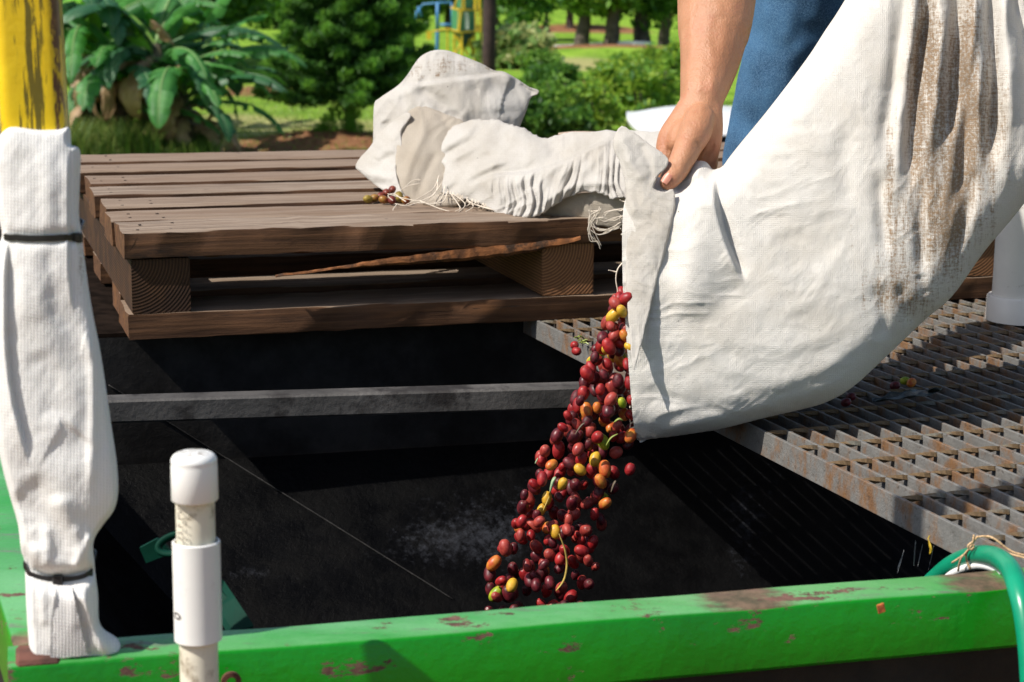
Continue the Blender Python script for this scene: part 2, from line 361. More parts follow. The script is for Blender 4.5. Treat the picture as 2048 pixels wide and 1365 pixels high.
# outer skirt under the rail and the stand
M_SKIRT = steel_dark('black_outer_steel', (0.008, 0.008, 0.008), (0.016, 0.016, 0.015), 0.55, 0.2)
mb = MB(); obox(mb, R0, RE, (0.01, 0.018, -0.95), (1.62, 0.026, -0.0635)); mb.obj('front_skirt', M_SKIRT, HOP)
mb = MB(); obox(mb, LO, [LE[1], LE[0], LE[2]], (0.0, 0.012, -0.95), (1.5, 0.020, -0.076)); mb.obj('side_skirt', M_SKIRT, HOP)
for x, y in ((-0.36, 1.50), (1.1, 1.9), (-0.80, 2.78), (1.3, 3.35)):
    mb = MB(); mb.box((x, y, -1.575), (0.03, 0, 0), (0, 0.03, 0), (0, 0, 0.625), bev=0.004); mb.obj('leg', M_SKIRT, HOP)
# weld bead along the hip, crease with standing glints
hip_ = [np.array(on_y(217+t*663, 770+t*415, 2.845-0.28*max(0, t-0.35))) for t in np.linspace(0, 1, 30)]
bpy.context.view_layer.update()
bead = []
for q in np.linspace(0, 1, 50):
    d = ray(217+q*690, 770+q*430); hits = []
    for o in HOP.children:
        if o.name.split('.')[0] in ('back_panel', 'back_slope', 'left_slope'):
            ok, lc, nrm, _ = o.ray_cast(Vector((0, 0, CAM_H))-o.parent.location, Vector(d))
            if ok: hits.append((lc.length, np.array(lc+o.parent.location+nrm*0.0008)))
    if hits: bead.append(min(hits, key=lambda h: np.linalg.norm(h[1]-np.array([0, 0, CAM_H])))[1])
mb = MB(); mb.tube(np.array(bead), 0.0012, 5); mb.obj('weld_seam', plain('weld_bead', (0.013, 0.012, 0.0115), 0.8, amt=0.6, scale=90, bump=0.8, bscale=300, dirt=(0.004, 0.004, 0.004), dirt_lo=0.45, dirt_hi=0.6, dscale=60), HOP, smooth=True)
# cross bar that carries the grating
c0 = on_z(180, 794, -0.027); c1 = on_z(1160, 766, -0.027); d = (c1-c0)/np.linalg.norm(c1-c0); c0 = c0-d*0.35; c1 = c1+d*0.62
pe = np.array([-d[1], d[0], 0]); mid = (c0+c1)/2; Lh = np.linalg.norm(c1-c0)/2
mb = MB(); mb.box(mid-pe*0.008+np.array([0, 0, -0.0165]), d*Lh, pe*0.019, np.array([0, 0, 0.0165]), bev=0.003); mb.obj('cross_bar', M_BAR, HOP)

# ============================================================ walkway grating (rests on the hopper): every bar and rod a part
GE = [frame(21.2)[1], frame(21.2)[0], np.array([0, 0, 1.0])]       # bar direction (away), rod direction (right)
gA = on_z(1947, 1067, 0.0); gB = on_z(1131, 668, 0.0)
gd = (gB-gA)/np.linalg.norm(gB-gA); GE = [gd, np.array([gd[1], -gd[0], 0]), np.array([0, 0, 1.0])]
G0 = gA-gd*0.10
GRT = empty('floor_grating', G0, 'rusty galvanised steel bar grating lying beside the hopper mouth under the full sack', 'grating')
NB, LB = 33, 1.95
def flat_bar(L, t, h, n=2):
    mb = MB(); mb.box((L/2, 0, -h/2), (L/2, 0, 0), (0, t/2, 0), (0, 0, h/2), bev=0.0006); return mb
rotm = Matrix(((GE[0][0], GE[1][0], 0), (GE[0][1], GE[1][1], 0), (0, 0, 1))).to_4x4()
rz = atan2(GE[0][1], GE[0][0])
def local_mesh(mb, name, mat):
    me = bpy.data.meshes.new(name); me.from_pydata(mb.V, [], mb.F); me.materials.append(mat); return me
def place(me, name, parent, loc, rot=(0, 0, 0), smooth=False):
    o = bpy.data.objects.new(name, me); COL.objects.link(o); o.parent = parent; o.location = loc; o.rotation_euler = rot
    return o
bar_me = local_mesh(flat_bar(LB, 0.0042, 0.027), 'bearing_bar', M_GALV); edge_me = local_mesh(flat_bar(LB, 0.005, 0.032), 'edge_bar', M_GALV)
for i in range(NB):
    q = GE[1]*(i*0.0303+(0.0008*rnd.uniform(-1, 1) if i else 0))
    place(edge_me if i == 0 else bar_me, 'edge_bar' if i == 0 else 'bearing_bar', GRT, tuple(q), (0, 0, rz))
# twisted square rods, notched into the bars
def rod_mesh():
    V = []; n = NB*4; W = (NB-1)*0.0303+0.01
    for i in range(n+1):
        x = -0.003+W*i/n; a = x/0.0303*pi*0.5
        for k in range(4):
            b = a+k*pi/2+pi/4; V.append((x, 0.0040*cos(b), -0.0042+0.0040*sin(b)))
    F = [(i*4+k, i*4+(k+1) % 4, (i+1)*4+(k+1) % 4, (i+1)*4+k) for i in range(n) for k in range(4)]+[(3, 2, 1, 0), (n*4, n*4+1, n*4+2, n*4+3)]
    me = bpy.data.meshes.new('cross_rod'); me.from_pydata(V, [], F); me.materials.append(M_ROD); return me
rm = rod_mesh(); rz2 = atan2(GE[1][1], GE[1][0])
r0 = float((on_z(1514.5, 866, 0)-G0).dot(GE[0]))
r0 = r0 % 0.0765
for k in range(25):
    x = r0+k*0.0765
    if x < LB-0.01: place(rm, 'cross_rod', GRT, tuple(GE[0]*x+GE[1]*0.002+np.array([0, 0, 0.0012+0.0004*rnd.uniform(-1, 1)])), (0, 0, rz2))
# weld stubs beside the rods on the bars that show largest
wb = MB()
for i in range(0, 22):
    for k in range(25):
        x = r0+k*0.0765
        if x < 1.5: wb.box(tuple(G0+GE[0]*(x-0.005)+GE[1]*(i*0.0303+0.0015)+np.array([0, 0, -0.0035])), GE[0]*0.0035, GE[1]*0.0032, np.array([0, 0, 0.0030]), bev=0.001)
wo_ = wb.obj('weld_spatter', M_GALV, GRT); wo_['kind'] = 'stuff'

# ============================================================ pallet
PE = frame(17.9)
PO = on_y(248, 478, 2.775); PO[2] = 0.168
PAL = empty('pallet', (PO[0], PO[1], 0.003), 'weathered brown wooden pallet with a splintered front board', 'pallet')
def board(name, x0, x1, d0, d1, z0, z1, mat, seed, par=PAL, nL=44, rough=1.0, along='x'):
    """sawn board with uneven worn arrises; local x along its length"""
    L, w, h = (x1-x0, d1-d0, z1-z0) if along == 'x' else (d1-d0, x1-x0, z1-z0)
    V = []; xs = np.linspace(0, L, nL); rr = np.random.default_rng(seed)
    ch = 0.0016
    prof = [(0, ch), (0, h-ch), (ch, h), (w*0.33, h), (w*0.66, h), (w-ch, h), (w, h-ch), (w, ch), (w-ch, 0), (ch, 0)]
    bow = rr.uniform(-1, 1)*0.001
    for i, x in enumerate(xs):
        for k, (a, b) in enumerate(prof):
            q = vnoise(np.array(x*14+seed), np.array(k*3.7+seed), seed % 90)*0.0006*rough
            q2 = vnoise(np.array(x*30+seed), np.array(k*2.3+seed), 3+seed % 90)*0.0008*rough
            V.append((x+(0.002*rr.uniform(-1, 1) if i in (0, nL-1) else 0), a+q+(-q2 if k in (1, 2) else 0), b+q2+bow*sin(pi*x/L)))
    m = len(prof)
    F = [(i*m+k, (i+1)*m+k, (i+1)*m+(k+1) % m, i*m+(k+1) % m) for i in range(nL-1) for k in range(m)]+[tuple(range(m)), tuple((nL-1)*m+k for k in range(m-1, -1, -1))]
    me = bpy.data.meshes.new(name); me.from_pydata(V, [], F); me.materials.append(mat)
    me.polygons.foreach_set('use_smooth', [True]*len(me.polygons)); me.set_sharp_from_angle(angle=radians(38))
    o = bpy.data.objects.new(name, me); COL.objects.link(o); o.parent = par
    if along == 'x': p = PO+PE[0]*x0+PE[1]*d0; o.rotation_euler = (0, 0, radians(17.9))
    else: p = PO+PE[0]*x1+PE[1]*d0; o.rotation_euler = (0, 0, radians(17.9+90))
    o.location = (p[0]-PAL.location[0], p[1]-PAL.location[1], z0-PAL.location[2]); return o
ztop = 0.168; t1 = ztop-0.040
depths = [(0.0, 0.132), (0.135, 0.258), (0.297, 0.420), (0.466, 0.592), (0.638, 0.770), (0.828, 0.958), (1.013, 1.165)]
PW = 1.56
for i, (a, b) in enumerate(depths):
    o = board('top_board', (0.0, -0.004, 0.004, 0.0, 0.01, -0.005, 0.004)[i], PW+0.006*rnd.uniform(-1, 1), a, b, t1-0.0005, ztop-0.0012*abs(rnd.uniform(-1, 1)), M_WOOD, 11+i*7, nL=70 if i == 0 else 44, rough=2.6 if i == 0 else 1.0)
    if i == 0: o['label'] = 'splintered front board with a ragged lower edge'
for x in (0.010, 0.672, PW-0.099):
    o = board('stringer', x, x+0.089, 0.006, 1.178, 0.041, t1-0.003, M_END_SHADED if x < 0.1 else M_END_SUNLIT, 101+int(x*40), nL=16, rough=0.8, along='y')
for i, (a, b) in enumerate(((0.004, 0.140), (0.20, 0.32), (0.52, 0.66), (0.85, 0.98), (1.05, 1.18))):
    board('bottom_board', 0.004 if i == 0 else 0.012, PW, a, b, 0.0005, 0.0395, M_WOOD, 211+i*13, rough=2.2 if i == 0 else 1.0)
# the long splinter hanging from the front board
sp = MB(); n = 40; V = []
A = PO+PE[0]*0.735+PE[1]*(-0.004); A[2] = t1+0.006
for i in range(n+1):
    t = i/n; x = 0.735-0.505*t
    drop = -0.040*t**0.8-0.002*sin(t*7); wv = 0.0006*rnd.uniform(-1, 1)
    hh = (0.002+0.0085*sin(min(1, t*1.25)*pi)**0.8*(1 if t < 0.8 else 1))*(1-0.55*t)+0.0012
    p = PO+PE[0]*x+PE[1]*(0.004-0.010*t+wv); p[2] = t1+0.007+drop+0.0008*rnd.uniform(-1, 1)
    for k, (dy, dz) in enumerate(((-0.006, 0.3), (-0.004, 1.0), (0.006, 0.6), (0.008, -0.5), (0.0, -1.0), (-0.007, -0.4))):
        V.append(p+PE[1]*dy*(1-0.5*t)+np.array([0, 0, dz*hh+0.0008*rnd.uniform(-1, 1)]))
F = [(i*6+k, i*6+(k+1) % 6, (i+1)*6+(k+1) % 6, (i+1)*6+k) for i in range(n) for k in range(6)]+[(5, 4, 3, 2, 1, 0), tuple(n*6+k for k in range(6))]
mesh_obj('splinter', V, F, M_FRESH, PAL)

nb = MB()
for a, b in depths:
    for x in (0.03, 0.08, 0.695, 0.74, PW-0.08, PW-0.03):
        for q in (0.3, 0.7):
            c = PO+PE[0]*(x+rnd.uniform(-.008, .008))+PE[1]*(a+(b-a)*q+rnd.uniform(-.01, .01)); c[2] = ztop-0.0013; nb.lathe(c, (0, 0, 1), [(0.0026, 0), (0.0026, 0.0014), (0.001, 0.0016)], 8)
nb.obj('nail_heads', plain('rusty_nail', (0.05, 0.032, 0.022), 0.7), PAL)['kind'] = 'stuff'
# ============================================================ cloth: an inflated sheet with folds, cut to an outline
def poly_dist(U, Vv, P):
    """distance to closed polygon, nearest point, inside flag"""
    u = U.ravel(); v = Vv.ravel(); best = np.full(u.shape, 1e18); nx = np.zeros_like(u); ny = np.zeros_like(u); ins = np.zeros(u.shape, bool)
    m = len(P)
    for i in range(m):
        a = P[i]; b = P[(i+1) % m]; d = b-a; L = d.dot(d)+1e-9
        t = np.clip(((u-a[0])*d[0]+(v-a[1])*d[1])/L, 0, 1); px = a[0]+t*d[0]; py = a[1]+t*d[1]; q = (u-px)**2+(v-py)**2
        k = q < best; best[k] = q[k]; nx[k] = px[k]; ny[k] = py[k]
        if a[1] != b[1]:
            c = ((a[1] > v) != (b[1] > v)) & (u < (b[0]-a[0])*(v-a[1])/(b[1]-a[1])+a[0]); ins ^= c
    sh = U.shape
    return np.sqrt(best).reshape(sh), nx.reshape(sh), ny.reshape(sh), ins.reshape(sh)
def stroke(u, v, pts, amp, w, kind='ridge', w2=None, taper=0.2, n=5):
    """height of a fold that follows a line of photo pixels"""
    P = spline(pts, n) if len(pts) > 2 else np.array(pts, float)
    best = np.full(u.shape, 1e18); sg = np.zeros(u.shape); tt = np.zeros(u.shape); S_ = np.r_[0, np.cumsum(np.linalg.norm(np.diff(P, axis=0), axis=1))]
    for i in range(len(P)-1):
        a, b = P[i], P[i+1]; d = b-a; L = d.dot(d)+1e-9
        t = np.clip(((u-a[0])*d[0]+(v-a[1])*d[1])/L, 0, 1); q = (u-a[0]-t*d[0])**2+(v-a[1]-t*d[1])**2
        k = q < best; best[k] = q[k]; tt[k] = (S_[i]+t[k]*sqrt(L))/S_[-1]; sg[k] = (d[0]*(v-a[1])-d[1]*(u-a[0]))[k]
    D = np.sqrt(best)
    tp = np.clip(np.minimum(tt, 1-tt)/max(taper, 1e-6), 0, 1) if taper else 1.0
    tp = tp*tp*(3-2*tp) if taper else 1.0
    if kind == 'ridge': return amp*np.exp(-(D/w)**2)*tp
    w2 = w2 or w*0.4                                  # 'step': proud on the right hand of the line's travel in the picture, low beyond it
    k = 0.5+0.5*np.tanh(np.sign(sg)*D/2.6)
    return (k*amp*np.exp(-D/w)-(1-k)*0.55*amp*np.exp(-D/w2))*tp
def plane_fit(pts):
    A = np.array([[1, u/1000, v/1000] for u, v, y in pts]); c = np.linalg.lstsq(A, np.array([p[2] for p in pts]), rcond=None)[0]
    return lambda u, v: c[0]+c[1]*u/1000+c[2]*v/1000
def pillow(name, outline, depth, kf, kb, mat, parent=None, base=(0, 0, 0), step=3.0, folds=None, infl=None, edge_w=28, stain=None, smooth_n=6, power=0.5, uvwarp=None, back=True, rag=0.0, kedge=0.0, fade_px=14.0, open_rim=None):
    cut = spline(outline, smooth_n, True) if smooth_n else np.array(outline, float)
    if rag:
        cut = cut+np.stack([vnoise(np.arange(len(cut))*0.9, np.zeros(len(cut))+2.2, 31), vnoise(np.arange(len(cut))*0.9, np.zeros(len(cut))+7.7, 32)], 1)*rag
    inf = spline(infl, smooth_n, True) if infl is not None else cut
    yf = plane_fit(depth) if isinstance(depth, list) else depth
    lo = cut.min(0)-2*step; hi = cut.max(0)+2*step
    us = np.arange(lo[0], hi[0], step); vsn = np.arange(lo[1], hi[1], step); U, Vg = np.meshgrid(us, vsn)
    D, NX, NY, IN = poly_dist(U, Vg, cut)
    # inflation: Poisson on a coarse grid of the inflation outline
    l2 = inf.min(0)-20; h2 = inf.max(0)+20; cs = max((h2-l2).max()/90, 4.0)
    cu = np.arange(l2[0], h2[0], cs); cv = np.arange(l2[1], h2[1], cs); CU, CV = np.meshgrid(cu, cv)
    _, _, _, ci = poly_dist(CU, CV, inf); g = ci.copy(); g[1:] |= ci[:-1]; g[:-1] |= ci[1:]; g[:, 1:] |= ci[:, :-1]; g[:, :-1] |= ci[:, 1:]
    f = np.zeros(g.shape); G = np.pad(g, 1)
    for _ in range(1600):
        p = np.pad(f, 1); f = np.where(g, 0.25*(p[:-2, 1:-1]+p[2:, 1:-1]+p[1:-1, :-2]+p[1:-1, 2:]+1.0), 0)
    f /= f.max()
    def samp(u, v):
        x = np.clip((u-cu[0])/cs, 0, len(cu)-1.001); y = np.clip((v-cv[0])/cs, 0, len(cv)-1.001); i = x.astype(int); j = y.astype(int); a = x-i; b = y-j
        return (f[j, i]*(1-a)+f[j, i+1]*a)*(1-b)+(f[j+1, i]*(1-a)+f[j+1, i+1]*a)*b
    if infl is not None: De, _, _, _ = poly_dist(U, Vg, inf)
    else: De = D
    used = np.zeros(U.shape, bool); cell = IN[:-1, :-1] | IN[1:, :-1] | IN[:-1, 1:] | IN[1:, 1:]
    used[:-1, :-1] |= cell; used[1:, :-1] |= cell; used[:-1, 1:] |= cell; used[1:, 1:] |= cell
    snap = used & ~IN; U = np.where(snap, NX, U); Vg = np.where(snap, NY, Vg); De = np.where(snap & (infl is None), 0, De)
    idx = -np.ones(U.shape, int); idx[used] = np.arange(used.sum()); u = U[used]; v = Vg[used]; d = De[used]; dc = np.where(snap, 0, D)[used]
    ee = np.clip(d/max(edge_w, 1e-3), 0, 1); pr = np.sqrt(np.maximum(0, 1-(1-ee)**2))
    if infl is not None:
        # distance to the inflation outline is re-measured at snapped points
        dd, _, _, _ = poly_dist(u, v, inf); ee = np.clip(dd/edge_w, 0, 1); pr = np.sqrt(np.maximum(0, 1-(1-ee)**2))
    hf = np.maximum(samp(u, v), 0)**power*pr
    fo = folds(u, v, dc) if folds else 0.0
    fade = np.clip(dc/fade_px, 0, 1) if infl is None else np.clip(dd/fade_px, 0, 1)
    front = kf*hf+(fo*fade) + kedge
    bk = kb*hf
    yb = yf(u, v); Pm = on_y(u, v, yb)
    dv_ = (Pm-np.array([0, 0, CAM_H])).mean(0); dv_ /= np.linalg.norm(dv_)      # the sheet's own thickness direction
    Vf = Pm-dv_*np.asarray(front)[:, None]
    cells = np.argwhere(cell); q = np.stack([idx[cells[:, 0], cells[:, 1]], idx[cells[:, 0]+1, cells[:, 1]], idx[cells[:, 0]+1, cells[:, 1]+1], idx[cells[:, 0], cells[:, 1]+1]], 1)
    uv = np.stack([u, -v], 1)*0.00066
    if uvwarp: uv = uvwarp(u, v)
    st = stain(u, v) if stain else np.zeros(len(u))
    VV, FF, UVv, ST = Vf, q, uv, st
    if back:
        Vb = Pm+dv_*(bk+0.0012)[:, None]; n = len(Vf)
        VV = np.vstack([Vf, Vb]); FF = np.vstack([q, (q+n)[:, ::-1]]); UVv = np.vstack([uv, uv+0.37]); ST = np.r_[st, st*0.6]
        # rim faces join the two sheets
        es = {}
        for a, b, c, e in q:
            for x, y in ((a, b), (b, c), (c, e), (e, a)):
                if (y, x) in es: del es[(y, x)]
                else: es[(x, y)] = 1
        rim = [(x+0, x+n, y+n, y) for x, y in es if open_rim is None or (front[x]+bk[x]) < open_rim]
        FF = FF.tolist()+[tuple(int(i) for i in r) for r in rim]
    else: FF = FF.tolist()
    o = mesh_obj(name, VV, FF, mat, parent, base, True, uv=UVv, attrs={'stain': ST})
    o.data.validate()
    def surf(uu, vv):
        k = np.argmin((u-uu)**2+(v-vv)**2); return Vf[k], Pm[k]
    return o, surf
def cloth(name, white, tan, coarse=1.0, transl=0.15, rib=False, stain_col=(0.098, 0.056, 0.022), patch=0.35, bump=0.5, bd=0.0016):
    t = NT(name); uvx = t.co('UV', (1, 1, 1))
    p = 1500*coarse
    a = t.noise(1.0, 3, 0.6, t.co('UV', (p*0.28, p, 1))); b = t.noise(1.0, 3, 0.6, t.co('UV', (p, p*0.28, 1)))
    if rib:
        w1 = t.wave(1.0, 1.2, t.co('UV', (74, 16, 1)), 'BANDS', 'X', 2.0); w2 = t.wave(1.0, 2.2, t.co('UV', (44, 80, 1), (0, 0, 0.28)), 'BANDS', 'Y', 2.0)
        h = t.math('ADD', t.math('MULTIPLY', w1, 0.75), t.math('MULTIPLY', w2, 0.40)); h = t.math('ADD', h, t.math('MULTIPLY', t.math('ADD', a, b), 0.6))
    else:
        q1 = t.wave(1.0, 1.6, t.co('UV', (150*coarse, 9, 1)), 'BANDS', 'X', 2.0); q2 = t.wave(1.0, 1.6, t.co('UV', (9, 150*coarse, 1)), 'BANDS', 'Y', 2.0)
        h = t.math('ADD', t.math('MULTIPLY', t.math('MAXIMUM', q1, q2), 0.20), t.math('MULTIPLY', t.math('MAXIMUM', a, b), 1.15)); h = t.math('ADD', h, t.math('MULTIPLY', t.noise(1.0, 4, 0.6, t.co('UV', (70, 70, 1))), 0.25))
    big = t.noise(1.0, 6, 0.65, t.co('UV', (9, 9, 1)))
    c = t.mix(t.step(big, 0.40, 0.68, 0, patch), white, tan)
    c = t.mix(t.step(h, 0.62, 1.15, 0.0, 1.0), t.mix(0.22 if rib else 0.2, c, tuple(q*0.5 for q in tan)), c)
    s = t.attr('stain'); n2 = t.noise(1.0, 7, 0.72, t.co('UV', (90, 8, 1))); n3 = t.noise(1.0, 6, 0.75, t.co('UV', (260, 260, 1)))
    wv = t.math('ADD', t.math('MULTIPLY', t.noise(1.0, 3, 0.6, t.co('UV', (420, 60, 1))), 0.5), t.math('MULTIPLY', t.noise(1.0, 3, 0.6, t.co('UV', (60, 420, 1))), 0.5))
    k = t.step(t.math('ADD', t.math('MULTIPLY', s, 0.47), t.math('ADD', t.math('MULTIPLY', n2, 0.75), t.math('ADD', t.math('MULTIPLY', n3, 0.5), t.math('MULTIPLY', wv, 0.75)))), 1.22, 1.54)
    k = t.math('MULTIPLY', k, t.step(n3, 0.30, 0.58, 0.45, 1.0))
    c = t.mix(t.math('MULTIPLY', k, 0.88), c, t.mix(t.step(n3, 0.35, 0.62), stain_col, tuple(min(1, q*2.3) for q in stain_col)))
    sp = t.step(t.noise(1.0, 2, 0.5, t.co('UV', (150, 150, 1))), 0.765, 0.79, 0, 0.75); c = t.mix(sp, c, (0.06, 0.045, 0.03))
    m = t.done(c, 0.82, 0.0, t.bump(h, bump, bd), 0.25)
    if transl:
        tr = t.n('ShaderNodeBsdfTranslucent'); t.put(tr.inputs['Color'], c); mx = t.n('ShaderNodeMixShader'); mx.inputs[0].default_value = transl
        t.t.links.new(t.b.outputs[0], mx.inputs[1]); t.t.links.new(tr.outputs[0], mx.inputs[2]); t.t.links.new(mx.outputs[0], t.out.inputs[0])
    return m
M_SACK = cloth('woven_sack_cloth', (0.68, 0.655, 0.615), (0.54, 0.48, 0.40), 0.85, 0.05, bump=0.85)
M_LOOSE = cloth('thin_sack_cloth', (0.66, 0.635, 0.60), (0.50, 0.455, 0.395), 0.9, 0.3, patch=0.7, bump=0.8, bd=0.002)
M_TAN = cloth('dirty_sack_cloth', (0.66, 0.59, 0.50), (0.52, 0.445, 0.355), 0.9, 0.35, patch=0.8, bump=0.9, bd=0.003)
M_WOVEN = cloth('woven_plastic_sleeve', (0.78, 0.775, 0.76), (0.64, 0.62, 0.57), 0.5, 0.10, rib=True, patch=0.3, bump=0.22)
M_THREAD = plain('loose_thread', (0.66, 0.58, 0.48), 0.8, amt=0.2)
M_PVC = plain('white_pvc', (0.76, 0.755, 0.735), 0.36, amt=0.06, scale=9, bump=0.05, bscale=60, dirt=(0.33, 0.30, 0.25), dirt_lo=0.56, dirt_hi=0.78, dscale=30, spec=0.5)
M_CREAM = plain('cream_pvc', (0.68, 0.64, 0.53), 0.38, amt=0.06, scale=14, bump=0.03, bscale=60, dirt=(0.20, 0.15, 0.09), dirt_lo=0.55, dirt_hi=0.72, dscale=30, spec=0.5)
M_PRINT = plain('grey_print', (0.05, 0.04, 0.04), 0.8, amt=0.2, scale=300)
M_TIE = plain('black_nylon', (0.012, 0.012, 0.014), 0.35, amt=0.2)

# ============================================================ yellow post and its white sleeve
def yellow():
    t = NT('worn_yellow_paint'); o = t.co()
    c = t.mix(t.step(t.noise(9, 5, 0.6, o), 0.35, 0.7), (0.66, 0.43, 0.004), (0.80, 0.58, 0.012))
    st = t.noise(1.0, 6, 0.72, t.co('Object', (170, 170, 11))); bare = t.step(t.math('ADD', st, t.math('MULTIPLY', t.attr('wear'), 0.17)), 0.615, 0.665)
    c = t.mix(t.math('MULTIPLY', bare, 0.85), c, (0.030, 0.032, 0.010))
    ru = t.step(t.math('ADD', t.noise(1.0, 6, 0.7, t.co('Object', (90, 90, 26))), t.math('MULTIPLY', t.attr('rustside'), 0.33)), 0.72, 0.80)
    c = t.mix(ru, c, t.mix(t.noise(80, 4, 0.6, o), (0.035, 0.015, 0.012), (0.20, 0.08, 0.03)))
    return t.done(c, 0.36, 0.0, t.bump(t.math('SUBTRACT', t.noise(120, 5, 0.6, o), t.math('MULTIPLY', ru, 1.2)), 0.2, 0.002), 0.5)
M_YEL = yellow()
PX, PY = -0.4005, 1.545
POST = empty('steel_post', (PX, PY, -0.05), 'worn yellow painted square steel post standing at the corner of the green hopper', 'post')
e0 = frame(9.0); hw = 0.0262; rc = 0.010; prof = []
for cx, cy, a0 in ((hw-rc, -hw+rc, -90), (hw-rc, hw-rc, 0), (-hw+rc, hw-rc, 90), (-hw+rc, -hw+rc, 180)):
    for k in range(6): a = radians(a0+k*18); prof.append((cx+rc*cos(a), cy+rc*sin(a)))
zs = np.linspace(0.002, 1.55, 60); V = []; A1 = []; A2 = []
for z in zs:
    for x, y in prof:
        V.append(np.array([PX, PY, z])+e0[0]*x+e0[1]*y); A1.append(0.0 if y > -hw*0.95 else max(0, 1-abs(x-0.004)/0.022)); A2.append(1.0 if (x > hw-rc*0.9 and y < hw-rc) else (0.55 if x < -hw+rc*0.3 else 0.0))
qf = []
for i in range(len(prof)):
    a = np.array(prof[i]); b = np.array(prof[(i+1) % len(prof)]); nn = 10 if np.linalg.norm(b-a) > 0.02 else 1
    qf += [tuple(a+(b-a)*j/nn) for j in range(nn)]
prof = qf; V = []; A1 = []; A2 = []
for z in zs:
    for x, y in prof:
        V.append(np.array([PX+(0.50-z)*0.020, PY, z])+e0[0]*x+e0[1]*y); A1.append(0.0 if y > -hw*0.95 else max(0, 1-abs(x-0.002)/0.024)); A2.append(0.75 if (x > hw-rc*0.75 and y < hw-rc) else (0.35 if x < -hw+rc*0.3 else 0.0))
m = len(prof); F = [(i*m+k, i*m+(k+1) % m, (i+1)*m+(k+1) % m, (i+1)*m+k) for i in range(len(zs)-1) for k in range(m)]+[tuple(range(m-1, -1, -1)), tuple((len(zs)-1)*m+k for k in range(m))]
mesh_obj('tube', V, F, M_YEL, POST, smooth=True, attrs={'wear': A1, 'rustside': A2}, sharp=60)
SLV = empty('woven_sleeve', (PX, PY-0.03, -0.045), 'white woven plastic bag wrapped round the foot of the yellow post', 'bag')
so_ = [(30, 256), (75, 262), (118, 261), (139, 257), (143, 292), (150, 294), (161, 308), (159, 380), (158, 430), (164, 470), (166, 490), (172, 540), (184, 620), (200, 700), (214, 790), (224, 860), (234, 930), (236, 985), (228, 1020), (206, 1050), (190, 1075), (186, 1095), (189, 1125), (191, 1150), (196, 1190), (198, 1240), (210, 1262), (238, 1282), (246, 1318), (236, 1332), (200, 1338), (165, 1331), (120, 1336), (80, 1338), (64, 1322), (57, 1280), (52, 1200), (49, 1125), (42, 1100), (36, 1050), (22, 1000), (6, 940), (-10, 860), (-16, 760), (-18, 640), (-14, 560), (-6, 500), (4, 470), (-6, 420), (-14, 340), (-6, 285), (10, 262)]
def sleeve_f(u, v, d):
    S1 = lambda *a, **k: stroke(u, v, *a, **k)
    h = S1([(22, 470), (14, 560), (16, 700), (28, 800), (48, 880), (62, 935)], 0.010, 30, 'step', 14)
    h += S1([(139, 300), (137, 420), (139, 560), (150, 640)], 0.006, 22, 'step', 20)
    h += S1([(160, 640), (182, 720), (184, 830), (178, 990)], 0.005, 10)
    h += S1([(92, 560), (120, 600), (150, 720), (186, 700)], -0.003, 30)
    h += S1([(60, 940), (85, 1010), (120, 1060), (132, 1130)], -0.007, 26)+S1([(20, 985), (60, 1030), (75, 1100)], -0.006, 22)
    h += S1([(110, 980), (140, 1060), (140, 1120)], 0.006, 22)+S1([(185, 1060), (160, 1110), (150, 1140)], 0.007, 12)
    h += S1([(40, 1110), (70, 1142), (120, 1152), (190, 1138)], -0.024, 17, taper=0)
    h += S1([(120, 1160), (108, 1220), (106, 1300)], 0.004, 16, 'step', 6)+S1([(178, 1308), (176, 1240), (160, 1170)], 0.004, 40, 'step', 5)
    h += S1([(150, 1160), (178, 1215), (200, 1270), (214, 1320)], 0.010, 14)+S1([(186, 1160), (190, 1230), (236, 1300)], -0.006, 14)
    h += S1([(8, 478), (80, 484), (164, 476)], -0.005, 14, taper=0)
    h += S1([(100, 880), (130, 890), (160, 860)], -0.004, 34)+S1([(70, 700), (100, 760), (110, 850)], -0.003, 30)
    for x in (40, 66, 95, 118, 140): h += S1([(x, 300), (x+3, 380), (x+2, 470)], 0.0009*(1 if x % 2 else -1), 14)+S1([(x, 486), (x+8, 560), (x+16, 660)], 0.0012*(-1 if x % 2 else 1), 16)
    for x in (62, 90, 150, 172): h += S1([(x, 1150), (x-4, 1190), (x, 1250)], 0.0026, 9)+S1([(x, 1145), (x+6, 1090), (x, 1040)], 0.0026, 10)
    return h*0.72+0.0014*fbm(u/70, v/140, 3, 2)+0.0003*fbm(u/16, v/24, 8, 2)
sl, sl_s = pillow('sleeve_cloth', so_, [(20, 260, 1.532), (140, 260, 1.536), (20, 1330, 1.490), (200, 1330, 1.500), (200, 900, 1.520)], 0.042, 0.055, M_WOVEN, SLV, step=2.4, folds=sleeve_f, edge_w=16, power=0.26, fade_px=8,
    stain=lambda u, v: np.exp(-((u-165)/22)**2-((v-560)/120)**2)*0.55+np.exp(-((u-125)/45)**2-((v-1326)/12)**2)*0.75)
